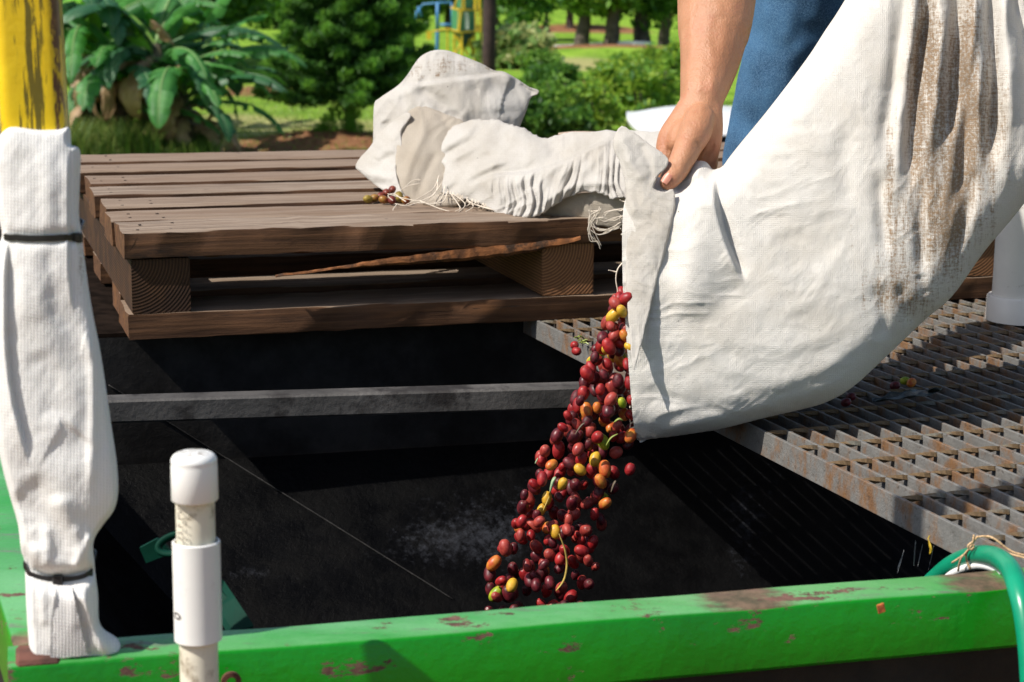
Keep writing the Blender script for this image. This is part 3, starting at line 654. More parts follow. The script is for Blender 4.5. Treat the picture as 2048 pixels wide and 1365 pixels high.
# printed patch stitched near the bottom
def strip_on(surf, P, off, wid, name, mat, parent, thick=0.0012):
    V = []; Q = spline(P, 6)
    for (u, v) in Q:
        f, b = surf(u, v); V.append(f+np.array([0, -off, 0]))
    return np.array(V)
def strap(name, P, surf, parent, r=0.0032):
    Q = spline(P, 10); fr = np.array([surf(u, v)[0]+np.array([0, -0.002, 0]) for u, v in Q])
    k = np.ones(5)/5; fr[2:-2] = np.stack([np.convolve(fr[:, i], k, 'valid') for i in range(3)], 1)
    bk = fr[::-1].copy(); mid = bk.mean(0); bk = mid+(bk-mid)*np.array([0.80, 1, 1]); bk[:, 1] = mid[1]+0.045+0.025*np.sin(np.linspace(0, pi, len(bk))); bk[:, 2] += 0.004
    loop = np.vstack([fr, bk]); V = []; n = len(loop)
    for i in range(n):
        a = loop[i-1]; b = loop[(i+1) % n]; t = b-a; t /= np.linalg.norm(t)+1e-9; out = np.cross(t, (0, 0, 1)); out /= np.linalg.norm(out)+1e-9
        if out[1] > 0 and i < len(fr): out = -out
        for s, h in ((0, -1), (1, -1), (1, 1), (0, 1)): V.append(loop[i]+out*s*0.0016+np.array([0, 0, h*r]))
    F = [(i*4+k, ((i+1) % n)*4+k, ((i+1) % n)*4+(k+1) % 4, i*4+(k+1) % 4) for i in range(n) for k in range(4)]
    return mesh_obj(name, V, F, M_TIE, parent)
ct1 = strap('cable_tie', [(12, 479), (40, 482), (90, 483), (140, 481), (160, 476)], sl_s, SLV, 0.0026)
ct2 = strap('cable_tie', [(50, 1125), (62, 1143), (90, 1152), (120, 1154), (160, 1151), (186, 1140)], sl_s, SLV, 0.0024)
for (u, v, par) in ((118, 1152, ct2), (158, 478, ct1)):
    p = sl_s(u, v)[0]; mb = MB(); mb.box(p+np.array([0, -0.005, 0]), (0.0042, 0, 0), (0, 0.003, 0), (0, 0, 0.0042), bev=0.0008); mb.box(p+np.array([0.001, -0.0085, 0]), (0.002, 0, 0), (0, 0.001, 0), (0, 0, 0.0022)); mb.obj('buckle', M_TIE, par)
# folded patch of thinner cloth below the lower tie
M_PATCH = cloth('sleeve_patch', (0.70, 0.69, 0.68), (0.60, 0.58, 0.56), 0.6, 0.05, rib=True, patch=0.3, bump=0.3)
us = np.linspace(0, 1, 14); V = []; UVp = []
for j, b in enumerate(np.linspace(0, 1, 24)):
    for a in us:
        u = (115+a*30)*(1-b)+(104+a*72)*b; v = 1163+b*(140-6*a); f, _ = sl_s(u, v); V.append(f+np.array([0, -0.0055, 0.0])); UVp.append((u*0.00066, -v*0.00066))
V = np.array(V).reshape(24, 14, 3)
for _ in range(3): V[1:-1, 1:-1] = (V[1:-1, 1:-1]*2+V[:-2, 1:-1]+V[2:, 1:-1]+V[1:-1, :-2]+V[1:-1, 2:])/6
V = V.reshape(-1, 3); V2 = V+np.array([0, 0.0012, 0]); F = [(j*14+i, (j+1)*14+i, (j+1)*14+i+1, j*14+i+1) for j in range(23) for i in range(13)]; n = len(V)
rim = list(range(14))+[j*14+13 for j in range(1, 24)]+[23*14+i for i in range(12, -1, -1)]+[j*14 for j in range(22, 0, -1)]
F2 = [tuple(i+n for i in f[::-1]) for f in F]+[(rim[i], rim[(i+1) % len(rim)], rim[(i+1) % len(rim)]+n, rim[i]+n) for i in range(len(rim))]
mesh_obj('folded_patch', np.vstack([V, V2]), F+F2, M_PATCH, SLV, smooth=True, uv=UVp+UVp, sharp=50)
# second white bag corner behind the post, at the picture's edge
pillow('bag_corner', [(-40, 205), (-10, 200), (4, 212), (9, 250), (12, 300), (0, 345), (-40, 360)], [(0, 200, 1.60), (0, 350, 1.60), (-40, 300, 1.60)], 0.02, 0.02, M_WOVEN, SLV, step=4)

# ============================================================ capped pvc pipe in front of the rail
pb = np.array([-0.2575, 1.432, 0]); pt = on_y(388, 930, 1.437); pbm = on_y(398, 1330, 1.430)
ax = (pt-pbm); ax /= np.linalg.norm(ax); Zt = on_y(387, 903, 1.437); Lz = lambda v: on_y(388+(v-930)*0.0255, v, 1.4345)
PIPE = empty('vent_pipe', tuple(Lz(1365)-ax*1.9), 'cream pvc pipe with a white cap and white coupling in front of the green rail', 'pipe')
rp = 39*1.50/FPX; rcap = 46.5*1.5/FPX
def seg(v0, v1): a = Lz(v1); return a, float(np.linalg.norm(Lz(v0)-a))
a_, L_ = seg(930, 1365); mb = MB(); mb.lathe(a_-ax*1.85, ax, [(rp*0.8, 0), (rp, 0), (rp, L_+1.85), (rp*0.8, L_+1.85)], 40); mb.obj('pipe', M_CREAM, PIPE, sharp=40)
a_, L_ = seg(903, 1001); mb = MB(); pr = [(rp*1.01, 0.0), (rcap-0.0012, 0), (rcap, 0.0012), (rcap*0.99, L_*0.70), (rcap*0.975, L_*0.78), (rcap*0.985, L_*0.79)]
for k in range(1, 9): a = k/8*pi/2; pr.append((rcap*0.985*(0.55+0.45*cos(a)), L_*0.79+L_*0.19*sin(a)))
pr += [(rcap*0.3, L_*0.995), (0.0005, L_*1.005)]
def captop():
    t = NT('dirty_pvc_cap'); o = t.co(); g = t.n('ShaderNodeNewGeometry'); sp = t.n('ShaderNodeSeparateXYZ'); t.put(sp.inputs[0], g.outputs['Normal'])
    up = t.step(sp.outputs['Z'], 0.80, 0.97); c = t.mix(t.math('MULTIPLY', up, t.step(t.noise(420, 4, 0.7, t.co('Object', (0.4, 1, 1))), 0.46, 0.56, 0, 0.85)), (0.80, 0.80, 0.785), (0.20, 0.16, 0.11))
    c = t.mix(t.step(t.noise(90, 4, 0.6, o), 0.73, 0.76, 0, 0.5), c, (0.3, 0.28, 0.26)); return t.done(c, 0.33, 0.0, t.bump(t.noise(60, 3), 0.03, 0.002), 0.5)
mb.lathe(a_, ax, pr, 48); mb.obj('cap', captop(), PIPE, sharp=55)
a_, L_ = seg(1084, 1280); mb = MB(); mb.lathe(a_, ax, [(rp*1.0, 0), (rcap+0.0004-0.001, 0), (rcap+0.0006, 0.001), (rcap+0.0006, L_-0.001), (rcap-0.0004, L_), (rp*1.12, L_), (rp*1.12, L_-0.006), (rp*0.99, L_-0.006)], 48); mb.obj('coupling', M_PVC, PIPE, sharp=40)
def wrap_text(txt, size, v, ang0, rad, parent, mat, up=True, name='printed_mark'):
    """lettering laid onto the round of the pipe, reading upwards"""
    cu = bpy.data.curves.new('txt', 'FONT'); cu.body = txt; cu.size = size; cu.resolution_u = 3
    ob = bpy.data.objects.new('txt', cu); COL.objects.link(ob); bpy.context.view_layer.update()
    me = bpy.data.meshes.new_from_object(ob.evaluated_get(bpy.context.evaluated_depsgraph_get())); bpy.data.objects.remove(ob)
    ef = np.array([0, -1.0, 0]); ef -= ax*ef.dot(ax); ef /= np.linalg.norm(ef); er = np.cross(ef, ax); er = er if er[0] > 0 else -er
    o = Lz(v); V = []
    for q in me.vertices:
        th = radians(ang0)-q.co.y/rad; V.append(o+ax*q.co.x+(ef*cos(th)+er*sin(th))*(rad+0.0004))
    F = [tuple(p.vertices) for p in me.polygons]
    return mesh_obj(name, V, F, mat, parent)
wrap_text('73 F PV', 0.0088, 1076, -29, rp, PIPE, M_PRINT)
wrap_text('0', 0.013, 1230, -36, rcap+0.0006, PIPE, M_PRINT)
# hose clip beside the pipe at the rail
q = on_y(462, 1362, 1.470); mb = MB(); mb.lathe(q, (0.25, -0.96, 0.05), [(0.004, 0), (0.0085, 0), (0.0085, 0.004), (0.004, 0.004), (0.004, 0)], 20, cap=False); mb.obj('pipe_clip', M_RUST, HOP)

# ============================================================ thick pvc pipe at the right edge
rb = on_z(2038, 641, 0.0); RP = empty('standpipe', tuple(rb), 'thick dirty white pvc pipe in a square cut socket on the grating beside the pallet', 'pipe')
rr_ = 0.047
M_PVCD = plain('dirty_pvc', (0.72, 0.69, 0.65), 0.42, amt=0.08, scale=9, bump=0.05, bscale=90, dirt=(0.25, 0.21, 0.17), dirt_lo=0.60, dirt_hi=0.72, dscale=60, spec=0.45)
mb = MB(); mb.lathe(rb, (0, 0, 1), [(rr_*0.88, 0.001), (rr_, 0.001), (rr_, 0.75), (rr_*0.88, 0.75)], 44); mb.obj('pipe', M_PVCD, RP, sharp=40)
mb = MB(); mb.lathe(rb, (0, 0, 1), [(rr_*1.01, 0.001), (rr_*1.17, 0.001), (rr_*1.17, 0.040), (rr_*1.12, 0.043), (rr_*1.005, 0.043)], 44, cap=False); mb.obj('socket', M_PVCD, RP, sharp=40)
# ============================================================ the full sack tipped over the grating
SACK = empty('full_sack', (0.45, 2.45, 0.0), 'heavy stained white woven sack tipped over the hopper with its open mouth to the left', 'sack')
so_ = [(1252, 392), (1249, 440), (1250, 500), (1252, 560), (1257, 640), (1262, 720), (1266, 790), (1268, 840), (1270, 881), (1300, 878), (1345, 873), (1400, 865), (1447, 857), (1530, 836), (1600, 820), (1652, 805), (1705, 775), (1770, 716), (1850, 640), (1905, 592), (1970, 502), (2048, 408), (2160, 250), (2225, 60), (2230, -120), (2150, -240), (1960, -290), (1800, -190), (1690, 0), (1650, 62), (1612, 120), (1540, 215), (1480, 288), (1458, 316), (1446, 332), (1434, 338), (1424, 338), (1413, 325), (1398, 322), (1384, 330), (1368, 352), (1356, 362), (1340, 356), (1308, 356), (1272, 366)]
so_ = [(u+(9 if u < 1275 else 0), v) for u, v in so_]
inf_ = [(1070, 420), (1060, 640), (1080, 830), (1150, 890)]+so_[8:]+[(1180, 362)]
def crumple(u, v, sd, k=1.0, ang=0.9, ratio=3.4):
    """sharp creases of thin cloth, drawn out along one direction"""
    a = u+16*vnoise(u/55, v/55, sd+40); b = v+16*vnoise(u/55, v/55, sd+41); r = 0
    for i, (s, q) in enumerate(((40, 0.0046), (21, 0.0030), (11, 0.0013))):
        t = ang+(0.0, 0.35, -0.3)[i]; c, e = cos(t), sin(t); x = (-a*e+b*c)/s; y = (a*c+b*e)/(s*ratio); m = np.clip(0.55+0.9*vnoise(u/70+i, v/70, sd+60+i), 0, 1.2); r = r+q*m*(0.5-np.abs(vnoise(x, y, sd+i*3))*1.8)
    return r*k
def sack_f(u, v, d):
    S1 = lambda *a, **k: stroke(u, v, *a, **k)
    h = S1([(1500, 560), (1478, 515), (1458, 462), (1444, 405), (1434, 352)], -0.019, 14, 'step', 60, taper=0.25)
    h += S1([(1430, 350), (1405, 420), (1395, 520), (1400, 640)], 0.010, 42)
    h += S1([(1395, 345), (1360, 430), (1340, 560)], -0.006, 26)+S1([(1330, 400), (1320, 520), (1315, 700)], 0.004, 30)
    h += S1([(1352, 378), (1390, 366), (1412, 352)], -0.006, 9)
    # gathered pleats running down from the hands
    top = (1990, -420)
    for (P, a, w) in (([(1812, -40), (1803, 60), (1790, 160), (1772, 260), (1776, 330)], -0.013, 17), ([(1853, -60), (1846, 60), (1832, 170), (1820, 300), (1822, 420)], -0.020, 15),
                      ([(1908, -60), (1908, 60), (1902, 180), (1890, 300)], -0.019, 16), ([(1928, 120), (1926, 220), (1918, 340), (1905, 430)], -0.012, 13),
                      ([(1970, -60), (1978, 80), (1982, 200), (1972, 360)], -0.018, 15), ([(2018, -60), (2036, 60), (2050, 170), (2055, 300)], -0.016, 14),
                      ([(1760, 330), (1762, 420), (1775, 520)], -0.007, 14), ([(1850, 330), (1838, 430), (1845, 560)], -0.009, 13), ([(1940, 330), (1930, 420), (1900, 520)], -0.009, 14),
                      ([(1880, -40), (1876, 100), (1862, 240), (1850, 330)], 0.011, 15), ([(1940, -40), (1945, 100), (1942, 260)], 0.011, 16), ([(1828, -60), (1822, 60), (1806, 180)], 0.007, 14), ([(1996, -40), (2008, 120), (2010, 280)], 0.010, 14),
                      ([(1700, 240), (1690, 330), (1700, 420)], -0.004, 22), ([(1640, 420), (1655, 470), (1690, 500)], -0.003, 34), ([(1570, 450), (1600, 500), (1660, 540)], -0.003, 38),
                      ([(1745, 560), (1770, 620), (1760, 680)], -0.004, 14), ([(1790, 560), (1815, 610), (1812, 650)], -0.004, 12), ([(1835, 540), (1850, 590)], -0.004, 12)):
        h += S1(P, a, w, taper=0.25)
    # arcs across the belly
    for k, (r, a) in enumerate(((0, 0.0007), (30, -0.0008), (62, 0.0007), (95, -0.0008), (128, 0.0006), (160, -0.0006))):
        h += S1([(1360, 560+r*0.9), (1430, 640+r), (1540, 690+r*0.9), (1660, 660+r*0.9), (1740, 600+r*0.8)], a, 11, taper=0.3)
    for P, a in (([(1280, 760), (1350, 790), (1450, 800)], -0.002), ([(1320, 868), (1380, 838), (1460, 822), (1560, 808)], 0.003), ([(1300, 850), (1370, 815), (1480, 795)], -0.0015), ([(1440, 845), (1540, 815), (1640, 780)], -0.0015), ([(1260, 680), (1330, 668), (1400, 690)], 0.002), ([(1560, 800), (1650, 770), (1700, 730)], 0.0015), ([(1262, 600), (1330, 612), (1380, 600)], -0.002)):
        h += S1(P, a, 14, taper=0.3)
    h += 0.0012*np.sin(v/34+2*vnoise(u/80, v/80, 91))*np.clip((1330-u)/70, 0, 1)
    lump = fbm(u/46, v/46, 21, 2)
    pl = (0.0026*np.sin((u+0.10*v+26*vnoise(u/90, v/200, 15))/8.5)+0.0016*np.sin((u+0.06*v+16*vnoise(u/60, v/150, 17))/4.1)*np.clip(vnoise(u/50, v/160, 18)+0.5, 0, 1))*np.clip((u-1760)/60, 0, 1)*np.clip((470-v)/200, 0, 1)
    return h*1.12+pl+crumple(u, v, 31, 0.30, -0.3)*np.clip((1800-u)/200, 0, 1)+crumple(u, v, 37, 0.30, 1.62)*np.clip((u-1650)/150, 0, 1)+0.0020*fbm(u/140, v/140, 4, 2)+0.0005*lump+0.0003*fbm(u/13, v/15, 6, 2)
def sack_stain(u, v):
    g = lambda a, b, sa, sb, r=0.0: np.exp(-(((u-a)*cos(r)+(v-b)*sin(r))/sa)**2-((-(u-a)*sin(r)+(v-b)*cos(r))/sb)**2)
    s = 0.80*g(1890, 280, 85, 300, -0.08)+0.55*g(1790, 480, 55, 150)+0.50*g(1740, 585, 42, 60, 0.5)+0.55*g(1815, 600, 50, 50)+0.45*g(1880, 470, 60, 120)+0.30*g(1960, 130, 70, 250)
    s += 0.42*g(1828, 180, 16, 180)+0.35*g(1905, 380, 14, 120)+0.25*g(1560, 470, 40, 24)+0.45*g(1850, 60, 26, 220)+0.5*g(1932, 60, 22, 260)+0.42*g(1990, 260, 34, 200)+0.4*g(1778, 330, 16, 130)+0.3*g(1700, 420, 30, 120)
    return np.clip(s, 0, 1.15)
sk_, sk_s = pillow('sack_cloth', so_, [(1270, 880, 2.285), (1450, 858, 2.28), (1600, 820, 2.295), (1700, 776, 2.305), (1255, 430, 2.40), (1970, 502, 2.37), (1690, 0, 2.485), (2048, 0, 2.475), (2150, -240, 2.52), (1440, 340, 2.42)], 0.078, 0.14, M_SACK, SACK, step=2.6, folds=sack_f, infl=inf_, edge_w=75, power=0.30, stain=sack_stain, open_rim=0.008)
# turned back lip of the mouth, in front of the fingers
def lip_f(u, v, d):
    S1 = lambda *a, **k: stroke(u, v, *a, **k)
    h = S1([(1240, 262), (1266, 330), (1292, 372)], 0.005, 11)+S1([(1275, 280), (1300, 330), (1305, 372)], -0.004, 9)+S1([(1228, 300), (1255, 350), (1275, 420)], -0.005, 12)+S1([(1248, 300), (1262, 370), (1268, 450)], 0.004, 10)
    return h+0.0012*fbm(u/26, v/26, 44, 3)
lip, lip_s = pillow('mouth_lip', [(1240, 254), (1264, 263), (1292, 284), (1320, 303), (1337, 320), (1331, 338), (1318, 352), (1311, 366), (1310, 378), (1330, 384), (1348, 380), (1350, 420), (1336, 480), (1318, 545), (1300, 620), (1282, 690), (1268, 740), (1262, 700), (1257, 640), (1252, 560), (1250, 500), (1248, 440), (1251, 405), (1252, 380), (1247, 352), (1238, 322), (1226, 290)],
    [(1240, 254, 2.41), (1337, 320, 2.376), (1350, 400, 2.340), (1250, 420, 2.350), (1300, 620, 2.258), (1262, 720, 2.236)], 0.009, 0.003, cloth('grey_sack_lip', (0.655, 0.625, 0.58), (0.53, 0.475, 0.40), 0.9, 0.25, patch=0.6, bump=0.8, bd=0.002), SACK, step=2.0, folds=lambda u, v, d: lip_f(u, v, d)+crumple(u, v, 13, 0.5, 1.1), edge_w=4, power=0.7, rag=1.2, fade_px=6)
def threads(name, specs, parent, mat=M_THREAD, r=0.00075):
    """loose yarns: each spec is a list of (u, v, depth)"""
    mb = MB()
    for P in specs:
        Q = spline(np.array([on_y(u, v, y) for u, v, y in P]), 6); mb.tube(Q, np.linspace(r, r*0.6, len(Q)), 5)
    o = mb.obj(name, mat, parent, smooth=True); o['kind'] = 'stuff'; return o
th = []
for k in range(26):
    v = 400+k*19+rnd.uniform(-5, 5); u = 1250+(v-440)*0.045; y = 2.36-(v-400)*0.0002
    th.append([(u+2, v, y), (u-3-rnd.uniform(0, 5), v+rnd.uniform(-4, 6), y), (u-5-rnd.uniform(0, 7), v+rnd.uniform(-8, 12), y-0.003)])
th.append([(1250, 522, 2.34), (1236, 538, 2.335), (1232, 560, 2.335), (1236, 590, 2.335), (1230, 620, 2.335)])
th.append([(1234, 545, 2.335), (1226, 543, 2.335), (1217, 541, 2.332)])
th.append([(1254, 565, 2.34), (1247, 578, 2.335), (1251, 595, 2.335), (1250, 612, 2.335)])
threads('loose_threads', th, SACK, r=0.0011)

# ============================================================ the emptied sack lying on the pallet
ESK = empty('emptied_sack', (-0.05, 3.25, 0.168), 'crumpled emptied white sack with a frayed mouth lying on the pallet', 'sack')
def backf(u, v, d):
    S1 = lambda *a, **k: stroke(u, v, *a, **k)
    h = S1([(800, 174), (850, 168), (900, 161), (960, 154), (1012, 147), (1040, 160)], 0.016, 44, 'step', 10, taper=0.1)
    h += S1([(828, 172), (868, 195), (900, 225), (926, 252)], -0.015, 17)+S1([(836, 168), (862, 176), (900, 212), (940, 250)], 0.007, 16)
    h += S1([(862, 110), (900, 114), (932, 128), (950, 134)], -0.004, 5)+S1([(1040, 165), (1062, 186), (1060, 200)], -0.006, 7)
    h += S1([(770, 240), (778, 262), (772, 280)], -0.006, 10)+S1([(760, 300), (800, 262), (822, 240)], 0.006, 16)
    h += S1([(960, 180), (1000, 200), (1010, 240)], -0.004, 30)
    h += S1([(930, 190), (990, 178), (1050, 190)], -0.004, 16)+S1([(900, 240), (960, 215), (1040, 215)], 0.004, 14)+S1([(775, 205), (800, 190), (826, 186)], 0.005, 9)
    return h+0.004*fbm(u/80, v/80, 51, 3)+0.0012*fbm(u/22, v/22, 52, 3)
ek, ek_s = pillow('sack_bottom', [(742, 330), (746, 280), (748, 212), (760, 196), (795, 172), (815, 150), (832, 124), (846, 110), (868, 101), (892, 101), (915, 108), (962, 127), (988, 141), (1008, 144), (1034, 158), (1058, 174), (1077, 181), (1074, 190), (1062, 196), (1052, 224), (1038, 262), (1030, 320), (960, 370), (860, 380), (770, 365)],
    [(745, 330, 3.40), (870, 102, 3.47), (1077, 182, 3.42), (1000, 360, 3.36)], 0.060, 0.060, M_LOOSE, ESK, step=2.4, folds=lambda u, v, d: backf(u, v, d)+crumple(u, v, 5, 0.55, 1.75), edge_w=2, power=0.8, fade_px=4,
    stain=lambda u, v: 0.62*np.exp(-((v-135+(u-870)*0.06)/26)**2)*(u > 800)*(v < 178-(u-800)*0.13)+0.55*np.exp(-((u-1070)/14)**2-((v-186)/12)**2)+0.8*np.exp(-((u-846)/6)**2-((v-157)/6)**2)+0.7*np.exp(-((u-875)/6)**2-((v-153)/6)**2))
M_TANC = M_TAN
pillow('inner_lining', [(800, 250), (818, 222), (850, 214), (900, 232), (930, 250), (905, 300), (895, 380), (880, 412), (845, 416), (812, 400), (796, 350), (792, 300)],
    [(800, 250, 3.315), (930, 250, 3.30), (850, 415, 3.165)], 0.018, 0.012, M_TANC, ESK, step=2.8, folds=lambda u, v, d: crumple(u, v, 9, 0.6, 1.9)+stroke(u, v, [(870, 225), (900, 262), (880, 300)], -0.004, 8)+stroke(u, v, [(806, 380), (820, 330), (846, 270), (850, 230)], 0.006, 9)+stroke(u, v, [(830, 400), (850, 350), (876, 300)], -0.006, 9), edge_w=4, power=0.8, fade_px=3, rag=2.0)
def lobef(u, v, d):
    S1 = lambda *a, **k: stroke(u, v, *a, **k)
    h = S1([(735, 352), (770, 318), (800, 312)], -0.004, 7)+S1([(725, 345), (760, 352), (792, 358)], 0.005, 8)+S1([(750, 300), (790, 268), (815, 248)], 0.007, 12)+S1([(748, 320), (775, 300), (795, 300)], 0.004, 8)+S1([(745, 365), (770, 372), (796, 380)], -0.003, 6)
    return h*1.2+0.0022*fbm(u/30, v/30, 71, 4)
pillow('side_flap', [(711, 334), (720, 316), (735, 300), (746, 285), (756, 268), (785, 244), (812, 226), (822, 232), (812, 250), (804, 266), (805, 290), (798, 312), (793, 335), (795, 356), (802, 378), (812, 398), (806, 404), (786, 392), (764, 380), (740, 362), (722, 346)],
    [(711, 334, 3.36), (820, 230, 3.31), (806, 404, 3.17)], 0.022, 0.014, M_LOOSE, ESK, step=2.0, folds=lambda u, v, d: lobef(u, v, d)+crumple(u, v, 6, 0.8, -0.6), edge_w=3, power=0.8, fade_px=3)
def rollf(u, v, d):
    S1 = lambda *a, **k: stroke(u, v, *a, **k)
    h = 0
    # upper roll above the long overlap, lower skirt below it
    h += S1([(940, 372), (985, 350), (1047, 345), (1085, 337), (1129, 322), (1165, 303), (1200, 286), (1222, 270)], 0.016, 46, 'step', 12, taper=0.12)
    h += S1([(985, 352), (1050, 340), (1130, 300)], -0.007, 12)
    for P, a, w in (([(880, 300), (920, 276), (960, 252)], 0.008, 9), ([(868, 318), (920, 296), (980, 262)], -0.007, 8), ([(890, 330), (940, 300), (1000, 276)], 0.006, 9), ([(895, 352), (950, 322), (1010, 300)], -0.005, 9), ([(915, 372), (970, 338), (1020, 322)], 0.006, 9), ([(1090, 280), (1110, 300), (1140, 312)], -0.006, 12), ([(1010, 262), (1060, 285), (1090, 310)], 0.006, 22)):
        h += S1(P, a, w, taper=0.3)
    h += S1([(1090, 420), (1110, 392), (1140, 376), (1190, 366), (1245, 372)], 0.006, 9)
    vr = np.interp(u, [940, 985, 1047, 1129, 1200, 1222, 1260], [374, 352, 342, 319, 284, 268, 262]); dn = np.clip((v-vr)/34, 0, 1); dn = dn*dn*(3-2*dn)
    f = (u+(v-vr)*np.interp(u, [940, 1040, 1130, 1220], [0.75, 0.62, 0.50, 0.12])+24*vnoise(u/46, v/70, 87))/np.interp(u, [940, 1250], [21.0, 17.5])
    sv = np.sin(f*2*pi*0.62)+0.45*np.sin(f*2*pi*1.37+1.3); h += 0.0034*sv*dn*np.clip(0.6+1.1*vnoise(u/38, v/60, 88), 0.05, 1.3)*np.clip((u-925)/40, 0, 1)*np.clip((1262-u)/25, 0, 1)
    g2 = (0.62*u+0.78*v+10*vnoise(u/60, v/60, 89))/15.0; h += 0.0022*np.sin(g2*2*pi*0.55)*np.clip((1000-u)/60, 0, 1)*np.clip(0.6+0.9*vnoise(u/50, v/50, 90), 0, 1.2)
    q = (u*0.55+v*0.84+22*vnoise(u/60, v/60, 83)); q2 = (u*0.86+v*0.5+14*vnoise(u/50, v/50, 85)); m_ = np.clip((u-1000)/60, 0, 1)
    wr = 0.0016*np.sin(q/5.2)*(1-m_)*np.clip(vnoise(u/40, v/40, 84)+0.5, 0, 1)+0.0018*np.sin(q2/5.5)*m_*np.clip(vnoise(u/40, v/40, 86)+0.6, 0, 1)
    return h*1.15+wr*1.2+0.0028*fbm(u/70, v/60, 81, 2)+0.0004*fbm(u/12, v/12, 82, 2)
rl, rl_s = pillow('gathered_mouth', [(836, 306), (848, 293), (872, 282), (888, 270), (905, 256), (925, 246), (950, 240), (985, 239), (1010, 245), (1040, 254), (1066, 266), (1088, 277), (1108, 272), (1135, 266), (1190, 262), (1240, 262), (1300, 262), (1338, 266), (1345, 300), (1320, 350), (1268, 372), (1262, 392), (1246, 396), (1225, 398), (1212, 392), (1190, 386), (1168, 386), (1140, 394), (1118, 404), (1102, 416), (1085, 428), (1062, 436), (1035, 435), (1000, 428), (975, 416), (950, 405), (925, 397), (900, 392), (885, 384), (884, 362), (890, 340), (878, 322), (858, 314)],
    [(836, 306, 3.235), (985, 240, 3.30), (1000, 430, 3.085), (1240, 262, 3.12), (1246, 396, 2.96), (1340, 300, 2.95)], 0.042, 0.045, M_LOOSE, ESK, step=2.0, folds=lambda u, v, d: rollf(u, v, d)+crumple(u, v, 7, 0.62, 2.15), edge_w=1, power=0.9, rag=2.4, fade_px=3)
pillow('under_fold', [(1080, 430), (1104, 408), (1140, 392), (1190, 384), (1250, 388), (1258, 430), (1250, 452), (1222, 456), (1196, 452), (1168, 438), (1140, 436), (1108, 432)],
    [(1080, 430, 3.06), (1250, 390, 2.985), (1250, 450, 2.985)], 0.012, 0.01, M_TANC, ESK, step=2.6, folds=lambda u, v, d: crumple(u, v, 11, 0.8), edge_w=4, power=0.8, fade_px=3, rag=2.5)
pillow('lower_fold', [(840, 402), (870, 390), (900, 388), (925, 398), (915, 412), (890, 416), (860, 414)], [(840, 402, 3.15), (925, 398, 3.13), (880, 416, 3.13)], 0.012, 0.01, M_TANC, ESK, step=3, folds=lambda u, v, d: 0.003*fbm(u/18, v/14, 95, 2), edge_w=10)
# top hem on the far side of the roll
mb = MB(); P = spline(np.array([on_y(u, v, y) for u, v, y in ((1118, 270, 3.29), (1150, 267, 3.28), (1200, 268, 3.25), (1245, 272, 3.2), (1290, 268, 3.15))]), 6); mb.tube(P, 0.006, 8, flat=0.6); mb.obj('hem', cloth('brown_hem', (0.42, 0.33, 0.25), (0.34, 0.26, 0.18), 1.0, 0, patch=0.5), ESK, smooth=True)
th = []
for k in range(70):                         # frayed lower edge
    t = rnd.random(); e = spline([(885, 384), (925, 397), (975, 416), (1000, 428), (1035, 435), (1062, 436)], 10); q = e[min(len(e)-1, int(t*len(e)))]
    yb_ = 3.085+max(0, (1000-q[0]))*0.0006; dx = rnd.uniform(-14, 8)
    th.append([(q[0], q[1]-6, yb_-0.012), (q[0]+dx*0.4, q[1]+rnd.uniform(0, 5), yb_-0.016), (q[0]+dx, q[1]+rnd.uniform(2, 9), yb_-0.012)])
for k in range(8):                          # strands lying along the fringe
    a = rnd.uniform(930, 985); th.append([(a, 402+(a-930)*0.35, 3.085), (a+30, 414+(a-930)*0.28+rnd.uniform(-4, 4), 3.075), (a+62, 426+(a-930)*0.12+rnd.uniform(-4, 3), 3.068)])
for P in ([(878, 352), (868, 376), (846, 392), (812, 410)], [(876, 360), (872, 384), (850, 404), (842, 404)], [(884, 366), (866, 390), (842, 402), (812, 398), (775, 388)], [(890, 372), (884, 396), (866, 408), (836, 402)], [(896, 380), (888, 402), (868, 408), (838, 406), (812, 412), (790, 408)], [(842, 360), (826, 362), (810, 374)], [(840, 368), (818, 372), (802, 380)], [(812, 404), (800, 396), (788, 388), (776, 392), (786, 402)],
          [(900, 386), (916, 408), (920, 418), (908, 424)], [(905, 388), (925, 402), (930, 412), (918, 424)], [(840, 402), (880, 418), (905, 425), (880, 424), (866, 430)], [(935, 400), (945, 416), (900, 436)], [(795, 408), (786, 420), (792, 424)]):
    yb_ = 3.13; th.append([(u, v, yb_-(v-380)*0.0012) for u, v in P])
threads('frayed_threads', th, ESK, r=0.0010)
th = []
for P in ([(1200, 420), (1180, 428), (1178, 445), (1188, 468), (1200, 490)], [(1180, 420), (1184, 450), (1200, 462), (1225, 458), (1247, 446)], [(1190, 430), (1176, 452), (1182, 480), (1196, 482), (1202, 496)], [(1205, 436), (1186, 440), (1188, 456), (1215, 462), (1240, 456)], [(1248, 432), (1228, 436), (1210, 446), (1196, 440)], [(1246, 420), (1222, 422), (1210, 430), (1214, 440)], [(1246, 440), (1236, 452), (1218, 464), (1196, 468), (1184, 462)], [(1200, 416), (1192, 440), (1178, 460), (1188, 480)], [(1250, 426), (1230, 440), (1215, 440), (1200, 434), (1190, 448)]):
    for j in range(2): th.append([(u+rnd.uniform(-3, 3), v+rnd.uniform(-3, 3), 2.945+0.003*j) for u, v in P])
threads('torn_threads', th, ESK, r=0.0010)
